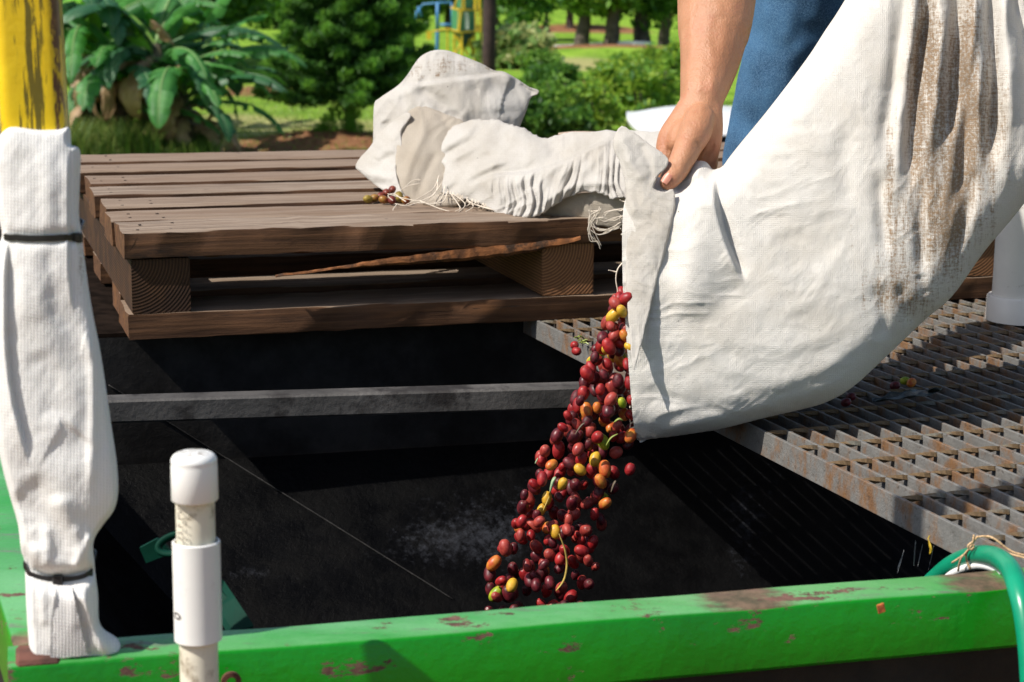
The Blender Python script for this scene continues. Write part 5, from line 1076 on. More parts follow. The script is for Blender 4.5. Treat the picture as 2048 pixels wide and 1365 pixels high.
mb = MB(); q = on_y(1762, 1217, 1.618); mb.box(q, (0.0035, 0.0008, 0.001), (0, 0.0014, 0), (-0.001, 0, 0.0042), bev=0.0006); mb.obj('rust_flake', plain('orange_rust', (0.35, 0.09, 0.02), 0.8, amt=0.5, scale=200), HOP)
# trickle of water falling inside below the grating
t = NT('falling_water'); M_WATER = t.done((0.75, 0.8, 0.85), 0.3, 0.0, t.bump(t.noise(1.0, 4, 0.6, t.co('Object', (160, 160, 20))), 0.6, 0.004), 0.5, trans=0.92)
mb = MB()
for k in range(5):
    u = R_.uniform(1800, 1880); v = R_.uniform(1065, 1110); y = R_.uniform(1.92, 2.05); n = 6; L = R_.uniform(20, 60); du = R_.uniform(-14, -2)
    mb.tube([on_y(u+du*j/n, v+L*j/n, y) for j in range(n+1)], [0.0002+0.0004*sin(pi*j/n) for j in range(n+1)], 6)
props(mb.obj('water_trickle', M_WATER, None, base=tuple(on_y(1840, 1090, 1.98)), smooth=True), kind='stuff')
# ============================================================ land behind
GZ = -2.2
def ground_z(x, y):
    r = np.hypot(x, y); z = GZ+0*r
    z = z+0.25*fbm(x/14, y/14, 401, 2)*np.clip((r-18)/20, 0, 1)
    z = z+np.clip(y-75, 0, 400)*0.035
    p = on_z(665, 272, GZ); z = z+0.30*np.exp(-((x-p[0])/1.3)**2-((y-p[1])/1.2)**2)                     # soil mound by the small pine
    p = on_z(1210, 135, GZ); z = z+0.35*np.exp(-((x-p[0])/4.5)**2-((y-p[1]-1.0)/3.0)**2)
    return z
rs = np.r_[np.linspace(0, 12, 8), np.linspace(13, 80, 110), np.geomspace(83, 900, 30)]; th_ = np.radians(np.r_[np.arange(-180, -32, 8), np.arange(-32, 32, 0.6), np.arange(32, 180, 8)])
Rg, Tg = np.meshgrid(rs, th_, indexing='ij'); X = Rg*np.sin(Tg); Y = Rg*np.cos(Tg); Zg = ground_z(X, Y); nT = len(th_)
V = np.stack([X, Y, Zg], -1).reshape(-1, 3); F = [(i*nT+j, i*nT+(j+1) % nT, (i+1)*nT+(j+1) % nT, (i+1)*nT+j) for i in range(len(rs)-1) for j in range(nT)]
def gpatch(L):
    a = np.zeros(len(V)); 
    for u, v, sx, sy in L:
        p = on_z(u, v, GZ); a = np.maximum(a, np.exp(-((V[:, 0]-p[0])/sx)**2-((V[:, 1]-p[1])/sy)**2))
    return a
dirt = gpatch([(640, 276, 1.9, 1.3), (520, 292, 1.7, 1.0), (440, 298, 1.6, 1.1), (560, 305, 2.0, 0.8), (1210, 132, 3.2, 0.9), (1130, 180, 1.0, 1.2), (1300, 150, 1.6, 1.2), (1170, 62, 3.0, 3.0), (1080, 265, 0.8, 1.0), (1180, 262, 0.8, 1.0), (500, 185, 1.0, 1.5), (1160, 270, 1.5, 1.5)])
dry = gpatch([(500, 262, 2.6, 1.6), (640, 238, 2.6, 1.6), (470, 230, 1.5, 1.5), (1130, 150, 1.6, 2.2), (1250, 112, 2, 1.2), (1100, 230, 1.5, 2)])
dirt = np.maximum(dirt, np.clip((24-np.hypot(V[:, 0], V[:, 1]))/3, 0, 1)); dry = np.maximum(dry, 0)
t = NT('lawn_and_soil'); o = t.co()
g = t.mix(t.step(t.noise(0.9, 6, 0.65, o), 0.35, 0.68), (0.13, 0.29, 0.02), (0.30, 0.50, 0.05)); g = t.mix(t.step(t.noise(9, 5, 0.7, o), 0.42, 0.70, 0, 0.6), g, (0.26, 0.30, 0.07))
g = t.mix(t.step(t.math('ADD', t.attr('dry'), t.math('MULTIPLY', t.noise(1.6, 5, 0.65, o), 0.7)), 0.62, 1.1, 0, 0.9), g, (0.42, 0.39, 0.17))
so2 = t.mix(t.step(t.noise(5, 6, 0.7, o), 0.35, 0.68), (0.20, 0.085, 0.042), (0.40, 0.20, 0.10)); so2 = t.mix(t.step(t.noise(14, 5, 0.6, o), 0.55, 0.66, 0, 0.7), so2, (0.36, 0.25, 0.14))
g = t.mix(t.step(t.math('ADD', t.attr('dirt'), t.math('MULTIPLY', t.noise(2.6, 6, 0.68, o), 0.55)), 0.66, 0.86), g, so2)
M_LAWN = t.done(g, 0.95, 0.0, t.bump(t.noise(12, 6, 0.75, o), 0.8, 0.12), 0.1)
props(mesh_obj('ground', V, F, M_LAWN, smooth=True, attrs={'dirt': dirt, 'dry': dry}), kind='structure')

def leafmat(name, cols, tr=0.35, rough=0.5, spec=0.35):
    """foliage whose leaves differ one from another"""
    t = NT(name); r = t.island(); cr = t.n('ShaderNodeValToRGB'); e = cr.color_ramp.elements
    n = len(cols); e[0].position = 0; e[0].color = (*cols[0], 1); e[1].position = 1; e[1].color = (*cols[-1], 1)
    for k in range(1, n-1): x = e.new(k/(n-1)); x.color = (*cols[k], 1)
    t.put(cr.inputs[0], r); c = cr.outputs[0]
    t.done(c, rough, 0.0, None, spec); tn = t.n('ShaderNodeBsdfTranslucent'); t.put(tn.inputs['Color'], t.mix(0.5, c, tuple(min(1, q*2.2) for q in cols[-1])))
    mx = t.n('ShaderNodeMixShader'); mx.inputs[0].default_value = tr; t.t.links.new(t.b.outputs[0], mx.inputs[1]); t.t.links.new(tn.outputs[0], mx.inputs[2]); t.t.links.new(mx.outputs[0], t.out.inputs[0]); return t.m
def cloud(P, S, seed, up=0.3, asp=0.5, dirs=None):
    """quads (bent leaf pairs) at points P with sizes S, turned at random or along dirs"""
    g = np.random.default_rng(seed); n = len(P); d = g.normal(size=(n, 3)) if dirs is None else dirs+g.normal(size=(n, 3))*0.35
    d /= np.linalg.norm(d, axis=1)[:, None]; r = g.normal(size=(n, 3)); r[:, 2] += up; s = np.cross(d, r); s /= np.linalg.norm(s, axis=1)[:, None]+1e-9
    S = np.asarray(S)[:, None]; nn = np.cross(s, d)
    a = P-d*S*0.5; b = P+s*S*asp*0.5+nn*S*0.08; c = P+d*S*0.5; e = P-s*S*asp*0.5+nn*S*0.08
    V = np.stack([a, b, c, e], 1).reshape(-1, 3); F = np.arange(n*4).reshape(n, 4); return V, F
M_BARK = plain('grey_bark', (0.085, 0.065, 0.052), 0.9, amt=0.5, scale=6, bump=0.9, bscale=14)
def trunk_mesh(base, h, r, lean=(0, 0), seed=0, limbs=5, crown=2.0):
    g = random.Random(seed); mb = MB(); P = [np.array(base)+np.array([lean[0]*t+g.uniform(-1, 1)*r*0.3, lean[1]*t, h*t-0.15*(t == 0)]) for t in np.linspace(0, 1, 6)]
    mb.tube(spline(np.array(P), 3), np.linspace(r*1.25, r*0.5, 16), 9)
    for k in range(limbs):
        t = g.uniform(0.5, 0.95); a = g.uniform(0, 6.28); q = P[0]+(P[-1]-P[0])*t; L = crown*g.uniform(0.5, 0.9)
        mb.tube(spline(np.array([q, q+np.array([cos(a)*L*0.5, sin(a)*L*0.5, L*0.35]), q+np.array([cos(a)*L, sin(a)*L, L*0.55])]), 3), np.linspace(r*0.45, r*0.12, 7), 6)
    return mb
def clumps(c, rad, n, per, seed, flat=0.75, spread=0.36):
    """points gathered in clumps over an uneven crown"""
    g = np.random.default_rng(seed); d = g.normal(size=(n, 3)); d /= np.linalg.norm(d, axis=1)[:, None]
    R = np.array(rad)*(0.45+0.55*g.random((n, 1))**0.5)*(1+0.16*g.normal(size=(n, 1))); cc = np.array(c)+d*R
    k = g.normal(size=(n, per, 3)); k *= (spread*np.mean(rad)*(0.6+0.7*g.random((n, 1, 1))))*np.array([1, 1, flat]); return (cc[:, None]+k*0.5).reshape(-1, 3)
L_DEEP = leafmat('deep_green_leaves', [(0.012, 0.046, 0.009), (0.031, 0.096, 0.016), (0.070, 0.178, 0.023), (0.132, 0.279, 0.034)])
L_MID = leafmat('mid_green_leaves', [(0.028, 0.093, 0.016), (0.070, 0.178, 0.022), (0.132, 0.264, 0.034), (0.202, 0.341, 0.046)])
L_BUSH = leafmat('bush_leaves', [(0.031, 0.116, 0.019), (0.078, 0.202, 0.023), (0.171, 0.310, 0.031), (0.310, 0.419, 0.046)])
L_REED = leafmat('reed_leaves', [(0.078, 0.186, 0.046), (0.139, 0.279, 0.062), (0.232, 0.341, 0.109), (0.388, 0.357, 0.155)])
def at(u, v): p = on_z(u, v, GZ); p[2] = float(ground_z(np.array(p[0]), np.array(p[1]))); return p
def scl(p): return float(np.array(p)@Fv+CAM_H*sin(PITCH))/FPX           # metres per photo pixel there
def tree(u, v, tw, name, label, seed, cr, ch, mat=L_DEEP, n=70, per=60, ls=0.26, h=None, group='tall trees on the far lawn'):
    p = at(u, v); k = scl(p); r = tw*k/2; R = cr*k; t_ = empty(name, tuple(p), label, 'tree', group)
    H_ = h*k if h else ch*k+R*0.6
    trunk_mesh(p, H_, r, (rnd.uniform(-.3, .3), 0), seed, 6, R*0.8).obj('trunk', M_BARK, t_, smooth=True)
    c = p+np.array([0, 0, ch*k+R*0.75]); P = clumps(c, (R, R, R*0.85), n, per, seed); V, F = cloud(P, np.random.default_rng(seed).uniform(0.6, 1.3, len(P))*ls, seed+1)
    mesh_obj('crown', V, F, mat, t_); return t_
TREES = [(1040, 98, 38, 'thick grey trunk tree standing behind the tall reed bush', 95, 60, L_DEEP), (990, 85, 20, 'slender dark tree right of the utility pole', 60, 75, L_DEEP),
         (1165, 122, 27, 'first tree from the reed bush in the row on the brown bank', 78, 74, L_MID), (1220, 124, 28, 'second tree from the reed bush in the row on the brown bank', 70, 76, L_MID), (1287, 121, 31, 'tree on the brown bank closest to the bare arm', 80, 78, L_DEEP),
         (1330, 96, 22, 'tree half hidden behind the bare arm', 70, 60, L_DEEP), (1140, 60, 14, 'small slim tree farther back behind the row', 40, 44, L_MID), (1085, 84, 8, 'thin sapling between the thick trunk and the row', 26, 62, L_MID), (1098, 88, 7, 'thinner of two saplings beside the thick trunk', 22, 66, L_MID)]
for i, (u, v, tw, lab, cr, ch, m) in enumerate(TREES): tree(u, v, tw, 'shade_tree', lab, 500+i*11, cr, ch, m, n=60, per=70)
# dark wood behind everything: one mass
P = []; g = np.random.default_rng(77)
for k in range(70):
    y = g.uniform(85, 120); x = g.uniform(-45, 40); z = float(ground_z(np.array(x), np.array(y))); P.append(clumps((x, y, z+g.uniform(3, 9)), (3.2, 3.2, 4.0), 16, 45, 900+k))
P = np.vstack(P); V, F = cloud(P, g.uniform(0.5, 1.1, len(P)), 78); props(mesh_obj('far_wood', V, F, L_DEEP), kind='stuff')
# trees to the left, behind the bananas
for i, (u, v, R, c, lab, m) in enumerate(((60, 150, 210, 70, 'broad dark tree behind the yellow post', L_DEEP), (230, 140, 190, 40, 'dark leafy tree behind the banana plants, farther left', L_MID), (420, 130, 120, 90, 'dark tree between the banana plants and the small pine', L_DEEP), (560, 60, 120, 30, 'dark tree showing over the top of the small pine', L_DEEP), (800, 66, 90, 40, 'dark tree behind the blue frame', L_DEEP), (905, 60, 70, 50, 'dark tree behind the green tower', L_DEEP))):
    tree(u, v, 22, 'background_tree', lab, 700+i*7, R, c, m, n=90, per=70, ls=0.34, group='trees behind the yard')

# ------------------------------------------------------------ small pine with tufted branches
def pine():
    p = at(700, 268); t_ = empty('pine_tree', tuple(p), 'young dark green pine with tufted drooping branches on a red soil mound', 'pine tree')
    k = scl(p); g = np.random.default_rng(5); H_ = 5.2; mb = MB(); mb.tube([p+np.array([0, 0, z]) for z in np.linspace(-0.1, H_, 12)], np.linspace(0.10, 0.02, 12), 8); mb.obj('trunk', M_BARK, t_, smooth=True)
    Q = []; D = []; S_ = []; TP = []; br = MB()
    for lv, z in enumerate(np.arange(0.62, H_, 0.17)):
        R = min(1.0, 0.55+z*0.6)*1.55*max(0.12, 1-(z/H_)**1.25) * g.uniform(0.9, 1.08)
        nb = 8
        for j in range(nb):
            a = 2*pi*j/nb+lv*0.37+g.uniform(-.2, .2); L = R*g.uniform(0.72, 1.12); dr = np.array([cos(a), sin(a), 0])
            n = 15
            tt = np.linspace(0.18, 1, n); path = p+np.array([0, 0, z])+dr*(L*tt)[:, None]+np.array([0, 0, 1])*(-0.30*L*tt+0.26*L*tt**2.6)[:, None]
            br.tube([p+np.array([0, 0, z]), path[n//2], path[-1]], [0.014, 0.008, 0.004], 4)
            sidev = np.array([-sin(a), cos(a), 0])
            for i in range(n):
                w = 0.26*L*(1-tt[i]*0.75)
                for s in (-1, 1):
                    for q in (0.35, 0.75, 1.1):
                        if q*w < 0.03: continue
                        c = path[i]+sidev*s*w*q+dr*w*0.35*q+np.array([0, 0, 0.05*q]); m = 9
                        Q.append(c+g.normal(size=(m, 3))*0.035); D.append(np.tile(dr*0.5+sidev*s*0.3+np.array([0, 0, 0.75]), (m, 1))+g.normal(size=(m, 3))*0.5); S_.append(g.uniform(0.09, 0.16, m))
            c = path[-1]; m = 150; dd = g.normal(size=(m, 3)); dd /= np.linalg.norm(dd, axis=1)[:, None]
            Q.append(c+dd*0.125*np.array([1, 1, 0.85])*g.random((m, 1))**0.33+np.array([0, 0, 0.03])); D.append(dd+np.array([0, 0, 0.5])); S_.append(g.uniform(0.07, 0.12, m)); TP.append((len(Q)-1, m))
    for (du, dv, rr) in ((-62, 6, 0.10), (-50, -4, 0.11), (-36, -22, 0.12), (-20, -40, 0.13), (0, -62, 0.15), (8, -92, 0.16), (-14, -76, 0.14), (14, -36, 0.14), (2, -16, 0.14), (-28, -2, 0.12), (20, -4, 0.13)):
        c = on_y(692+du, 262+dv, p[1]-0.55); m = 150; dd = g.normal(size=(m, 3)); dd /= np.linalg.norm(dd, axis=1)[:, None]; Q.append(c+dd*rr*np.array([1.1, 1, 0.8])*g.random((m, 1))**0.33); D.append(dd+np.array([0, 0, 0.5])); S_.append(g.uniform(0.07, 0.12, m)); TP.append((len(Q)-1, m))
    br.obj('branches', M_BARK, t_)['kind'] = 'stuff'
    tips = {k for k, _ in TP}
    for nm, sel, m_ in (('crown', [k for k in range(len(Q)) if k not in tips], leafmat('pine_needles', [(0.012, 0.050, 0.010), (0.025, 0.090, 0.015), (0.05, 0.15, 0.02), (0.09, 0.22, 0.03)], 0.22)), ('tip_foliage', sorted(tips), leafmat('pine_tip_needles', [(0.05, 0.17, 0.018), (0.10, 0.28, 0.03), (0.16, 0.37, 0.04), (0.23, 0.43, 0.06)], 0.3))):
        V, F = cloud(np.vstack([Q[k] for k in sel]), np.concatenate([S_[k] for k in sel]), 6, asp=0.22, dirs=np.vstack([D[k] for k in sel])); mesh_obj(nm, V, F, m_, t_)
pine()

# ------------------------------------------------------------ banana plants: every leaf its own piece
def banana_mat(name, a, b, vein, tr=0.4):
    t = NT(name); uv = t.n('ShaderNodeSeparateXYZ'); t.put(uv.inputs[0], t.co('UV'))
    c = t.mix(t.step(t.noise(4, 4, 0.6, t.co(rand=5.0)), 0.35, 0.7), a, b); w = t.wave(1.0, 0.6, t.co('UV', (1, 30, 1)), 'BANDS', 'Y', 1.5); c = t.mix(t.math('MULTIPLY', w, 0.22), c, tuple(q*1.7 for q in b))
    mid = t.step(t.math('ABSOLUTE', t.math('SUBTRACT', uv.outputs['X'], 0.5)), 0.0, 0.045, 1, 0); c = t.mix(mid, c, vein)
    t.done(c, 0.42, 0.0, t.bump(w, 0.25, 0.01), 0.45); tn = t.n('ShaderNodeBsdfTranslucent'); t.put(tn.inputs['Color'], t.mix(0.6, c, tuple(min(1, q*2.0) for q in b)))
    mx = t.n('ShaderNodeMixShader'); mx.inputs[0].default_value = tr; t.t.links.new(t.b.outputs[0], mx.inputs[1]); t.t.links.new(tn.outputs[0], mx.inputs[2]); t.t.links.new(mx.outputs[0], t.out.inputs[0]); return t.m
B_GREEN = banana_mat('banana_leaf', (0.038, 0.155, 0.041), (0.088, 0.270, 0.061), (0.270, 0.432, 0.162)); B_YOUNG = banana_mat('young_banana_leaf', (0.121, 0.324, 0.027), (0.216, 0.486, 0.054), (0.405, 0.567, 0.162), 0.5)
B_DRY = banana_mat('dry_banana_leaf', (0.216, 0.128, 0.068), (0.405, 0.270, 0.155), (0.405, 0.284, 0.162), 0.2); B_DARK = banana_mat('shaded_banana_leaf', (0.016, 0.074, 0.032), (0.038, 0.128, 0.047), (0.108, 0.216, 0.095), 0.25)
M_BSTEM = plain('banana_stem', (0.10, 0.085, 0.045), 0.7, amt=0.5, scale=8, bump=0.4, bscale=20, dirt=(0.035, 0.025, 0.02), dirt_lo=0.5, dirt_hi=0.6, dscale=5)
def bleaf(base, az, L, el, droop, wid, mat, parent, seed, tatter=0.5, name='leaf', roll=0.0):
    """banana blade: arched midrib, halves hanging from it, torn along the side veins"""
    g = random.Random(seed); n = 26; d0 = np.array([sin(az), cos(az), 0]); sdv = np.array([cos(az), -sin(az), 0]); V = []; UV_ = []; F = []
    mid = []; nrm = []; e = el; p = np.array(base, float)
    for i in range(n+1):
        mid.append(p.copy()); dirv = d0*cos(e)+np.array([0, 0, sin(e)]); nrm.append(-d0*sin(e)+np.array([0, 0, cos(e)])); p = p+dirv*L/n; e -= droop/n*(0.4+1.2*i/n)
    wd = [wid*(0.05 if i/n < 0.10 else min(1, (i/n-0.10)/0.16)**0.7*(1 if i/n < 0.7 else max(0.02, 1-((i/n-0.7)/0.3)**2)**0.6)) for i in range(n+1)]
    st = 0
    while st < n:
        en = min(n, st+(g.randint(1, 3) if g.random() < tatter else g.randint(3, 6)))
        sag = {s: g.uniform(0.12, 0.5)+(0.7*g.random() if g.random() < tatter else 0) for s in (-1, 1)}; sk = {s: g.uniform(-0.12, 0.12) for s in (-1, 1)}
        for s in (-1, 1):
            b0 = len(V); ln = g.uniform(0.75, 1.05) if tatter > 0.4 else 1.0
            for i in range(st, en+1):
                for q in range(4):
                    f = q/3*ln; w = wd[i]*(0.93 if i in (st, en) and st not in (0,) else 1)
                    out = sdv*s*f*w*cos(sag[s]*f)+nrm[i]*(0.18*f*w-f*f*w*sin(sag[s])*1.1)+d0*(f*w*0.25+sk[s]*f*w); V.append(mid[i]+out+sdv*roll*0); UV_.append((0.5+s*f*0.5, i/n*L))
            m = en-st+1
            for i in range(m-1):
                for q in range(3): a = b0+i*4+q; F.append((a, a+1, a+5, a+4) if s > 0 else (a+1, a, a+4, a+5))
        st = en
    b0 = len(V); mb = MB(); mb.tube(mid, np.linspace(0.022, 0.004, n+1)*(L/1.6), 5); V += mb.V; F += [tuple(q+b0 for q in f) for f in mb.F]; UV_ += [(0.5, 0)]*len(mb.V)
    return mesh_obj(name, V, F, mat, parent, smooth=True, uv=UV_)
def banana(u, v, h, nl, lab, seed, Ls=(1.5, 2.4), azs=None, dry=13, lean=0.0):
    p = at(u, v); t_ = empty('banana_plant', tuple(p), lab, 'banana plant', 'banana plants behind the pallet'); g = random.Random(seed)
    top = p+np.array([lean, 0, h]); mb = MB(); mb.tube([p+np.array([0, 0, -0.1]), (p+top)/2+np.array([g.uniform(-.05, .05), 0, 0]), top], [0.15, 0.12, 0.07], 12); mb.obj('stem', M_BSTEM, t_, smooth=True)
    for k in range(nl):
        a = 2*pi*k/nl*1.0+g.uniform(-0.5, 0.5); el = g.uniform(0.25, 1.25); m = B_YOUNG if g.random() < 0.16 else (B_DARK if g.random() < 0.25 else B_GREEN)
        L = g.uniform(*Ls); bleaf(top+np.array([0, 0, -g.uniform(0, 0.35)]), a, L, el, g.uniform(0.9, 2.0)+el*0.6, L*g.uniform(0.085, 0.125), m, t_, seed*31+k, g.choice([0.4, 0.85, 0.95, 0.99]))
    for k in range(dry):
        a = g.uniform(0, 6.28); bleaf(top+np.array([0, 0, -0.15-0.4*g.random()]), a, g.uniform(1.0, 1.7), 0.2, 3.0, 0.15, B_DRY, t_, seed*57+k, 0.95, 'dry_leaf')
    return t_, top
BAN = [(185, 296, 1.55, 10, 'banana plant closest to the yellow post', 3), (250, 300, 1.25, 9, 'short banana plant with a hanging dry skirt, second from the yellow post', 4), (318, 303, 1.5, 11, 'tall banana plant in the middle of the clump', 5), (368, 303, 0.95, 8, 'banana plant at the lawn side of the clump with dry lower leaves', 6), (238, 268, 1.9, 11, 'tallest banana plant at the back of the clump', 8), (160, 262, 2.2, 10, 'tall banana plant behind the one by the yellow post', 9), (190, 250, 2.3, 10, 'tall banana plant at the very back behind the two middle ones', 12)]
tops = []
for i, (u, v, h, nl, lab, s) in enumerate(BAN): tops.append(banana(u, v, h*1.12, nl+6, lab, s))
# leaves that stand out in the picture
def at3(u, v, p): return on_y(u, v, p[1])
def fleaf(ti, u0, v0, u1, v1, L_up, wid, mat, seed, tat=0.4, dy=-0.25):
    """a blade from pixel (u0,v0) to (u1,v1) at that plant"""
    t_, top = tops[ti]; a = on_y(u0, v0, top[1]+dy); b = on_y(u1, v1, top[1]+dy-0.25); d = b-a; az = atan2(d[0], d[1]); hr = hypot(d[0], d[1]); L = hypot(hr, d[2])*1.07
    e0_ = atan2(d[2], hr)+L_up; bleaf(a, az, L, e0_, 2*L_up, wid, mat, t_, seed, tat)
fleaf(2, 300, 118, 418, 180, 0.5, 0.20, B_GREEN, 901, 0.15); fleaf(0, 190, 120, 278, 72, 0.3, 0.15, B_GREEN, 902, 0.3); fleaf(0, 168, 112, 192, 24, 0.1, 0.14, B_YOUNG, 903, 0.0); fleaf(3, 410, 85, 530, 42, 0.25, 0.16, B_GREEN, 904, 0.2); fleaf(3, 405, 95, 530, 88, 0.35, 0.15, B_GREEN, 905, 0.9)
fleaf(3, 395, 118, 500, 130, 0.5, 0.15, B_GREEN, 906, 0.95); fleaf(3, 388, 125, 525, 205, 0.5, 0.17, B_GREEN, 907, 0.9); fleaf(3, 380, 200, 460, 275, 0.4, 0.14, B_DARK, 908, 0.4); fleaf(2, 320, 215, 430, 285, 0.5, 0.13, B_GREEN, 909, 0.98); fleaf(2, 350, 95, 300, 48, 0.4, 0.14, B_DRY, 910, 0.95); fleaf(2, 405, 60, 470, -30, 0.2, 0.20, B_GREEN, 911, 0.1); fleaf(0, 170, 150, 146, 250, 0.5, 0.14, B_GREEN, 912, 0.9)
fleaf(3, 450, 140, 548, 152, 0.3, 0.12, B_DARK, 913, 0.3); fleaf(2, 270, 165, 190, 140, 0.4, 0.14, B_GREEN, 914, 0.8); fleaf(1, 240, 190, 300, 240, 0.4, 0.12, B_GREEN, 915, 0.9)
# long grass at the foot of the bananas
g = np.random.default_rng(19); n = 5600; u_ = g.uniform(120, 440, n); p = on_z(u_, g.uniform(286, 318, n), GZ); h = g.uniform(0.25, 0.8, n)*np.where(u_ < 320, 1.0, 0.5); a = g.uniform(0, 6.28, n); d = np.stack([np.cos(a), np.sin(a), 0*a], 1); s = np.stack([-d[:, 1], d[:, 0], 0*a], 1)*0.011; V = []
for t_ in (0, 0.5, 1.0):
    c = p+d*(0.38*h*t_*t_)[:, None]; c[:, 2] += h*(t_-0.28*t_*t_); V += [c-s*(1-t_*0.9), c+s*(1-t_*0.9)]
V = np.stack(V, 1).reshape(-1, 3); b = np.arange(n)[:, None]*6; F = np.vstack([b+np.array([0, 1, 3, 2]), b+np.array([2, 3, 5, 4])])
props(mesh_obj('long_grass', V, F, leafmat('long_grass_blades', [(0.03, 0.085, 0.015), (0.06, 0.14, 0.02), (0.11, 0.19, 0.03), (0.19, 0.21, 0.06)])), kind='stuff')
# short tufts over the lawn in view
n = 11000; p = on_z(g.uniform(400, 780, n), g.uniform(150, 305, n), GZ); dp = on_z(640, 276, GZ); p = p[g.random(n) > 0.8*np.exp(-((p[:, 0]-dp[0])/1.9)**2-((p[:, 1]-dp[1])/1.2)**2)]; n = len(p); p[:, 2] = ground_z(p[:, 0], p[:, 1])
h = g.uniform(0.02, 0.05, n); a = g.uniform(0, 6.28, n); d = np.stack([np.cos(a), np.sin(a), 0*a], 1); s = np.stack([-d[:, 1], d[:, 0], 0*a], 1)*0.012; z = np.zeros((n, 3)); z[:, 2] = h
V = np.stack([p-s, p+s, p+d*h[:, None]*0.6+z], 1).reshape(-1, 3); F = np.arange(n*3).reshape(n, 3)
props(mesh_obj('lawn_grass', V, F, leafmat('lawn_blades', [(0.07, 0.16, 0.015), (0.14, 0.26, 0.02), (0.20, 0.29, 0.04), (0.28, 0.27, 0.09)])), kind='stuff')

# ------------------------------------------------------------ bushes and coffee shrubs on the right
def bush(u, v, w, h, lab, seed, mat=L_BUSH, name='bush', group='bushes behind the pallet', n=26, per=46, ls=0.13, cat='bush'):
    p = at(u, v); k = scl(p); t_ = empty(name, tuple(p), lab, cat, group); R = np.array([w*k/2, w*k/2, h*k/2]); g = random.Random(seed); mb = MB()
    for j in range(5): a = g.uniform(0, 6.28); mb.tube([p, p+np.array([cos(a)*R[0]*0.3, sin(a)*R[0]*0.3, R[2]*0.9]), p+np.array([cos(a)*R[0]*0.6, sin(a)*R[0]*0.6, R[2]*1.6])], [0.022, 0.014, 0.006], 5)
    mb.obj('stem', M_BARK, t_); P = clumps(p+np.array([0, 0, R[2]]), R, n, per, seed, spread=0.5); P[:, 2] = np.maximum(P[:, 2], p[2]+0.02); V, F = cloud(P, np.random.default_rng(seed).uniform(0.6, 1.3, len(P))*ls, seed+1)
    mesh_obj('foliage', V, F, mat, t_)
bush(1035, 150, 130, 70, 'tall bleached reed bush beside the utility pole', 601, L_REED, 'reed_bush', None, 40, 60, 0.30)
BU = [(1070, 205, 80, 60, 'low bush right of the sack tip'), (1110, 215, 70, 60, 'bush with reddish soil under it behind the sack'), (1060, 262, 90, 90, 'dark round bush touching the sack outline'), (1095, 250, 60, 60, 'small bush right of the dark round one'), (1130, 190, 60, 46, 'small bush on the slope below the bank'), (1085, 165, 70, 44, 'bush in front of the reed bush'), (1150, 262, 60, 50, 'low bush above the middle of the crumpled sack')]
for i, (u, v, w, h, lab) in enumerate(BU): bush(u, v, w, h, lab, 620+i*5, L_MID if i % 2 else L_DEEP)
CS = [(1190, 255, 84, 120), (1232, 240, 86, 118), (1280, 250, 92, 130), (1325, 245, 90, 135), (1205, 212, 76, 84), (1258, 205, 80, 84), (1310, 200, 80, 86), (1350, 205, 70, 90), (1240, 180, 66, 54), (1300, 172, 70, 56), (1345, 165, 60, 60)]
CLAB = ['coffee shrub closest to the crumpled sack in the front row', 'second coffee shrub from the crumpled sack in the front row', 'third coffee shrub, above the white car roof edge', 'front row coffee shrub closest to the bare arm', 'middle row coffee shrub farthest from the arm', 'second middle row coffee shrub from the sack side', 'third middle row coffee shrub from the sack side', 'middle row coffee shrub partly behind the arm', 'small back row coffee shrub farthest from the arm', 'middle of the small back row coffee shrubs', 'small back row coffee shrub partly behind the arm']
for i, (u, v, w, h) in enumerate(CS): bush(u, v, w*0.82, h, CLAB[i], 660+i*5, L_BUSH, 'coffee_shrub', 'coffee shrubs in rows', 20, 40, 0.15, 'coffee shrub')
# pale irrigation pipe on the bank
mb = MB(); Pp = spline(np.array([at(u, v)+np.array([0, 0, 0.05]) for u, v in ((1085, 108), (1110, 112), (1150, 118), (1200, 122), (1260, 126), (1300, 127))]), 5); mb.tube(Pp, 0.075, 8)
props(mb.obj('irrigation_pipe', M_PVC, None, base=tuple(Pp[8]), smooth=True), 'long pale pipe lying along the brown bank in front of the tree row', 'pipe')
mb = MB(); q = at(1099, 109); mb.tube([q, q+np.array([0, 0, 0.3])], 0.06, 8); props(mb.obj('stub_post', M_PVC, None, base=tuple(q)), 'short pale post at the end of the pale pipe', 'post')
# utility pole
p = at(977, 235); mb = MB(); mb.tube([p+np.array([0, 0, z]) for z in (-0.2, 1.5, 4, 7.5)], [0.125, 0.122, 0.115, 0.10], 14); po = empty('utility_pole', tuple(p), 'dark brown wooden utility pole right of the green tower', 'utility pole')
mb.obj('shaft', plain('creosoted_wood', (0.045, 0.026, 0.022), 0.85, amt=0.4, scale=6, bump=0.5, bscale=30), po, smooth=True); mb = MB(); mb.box(p+np.array([0, 0, 7.1]), (0.9, 0, 0), (0, 0.05, 0), (0, 0, 0.06)); mb.obj('cross_arm', M_BARK, po)

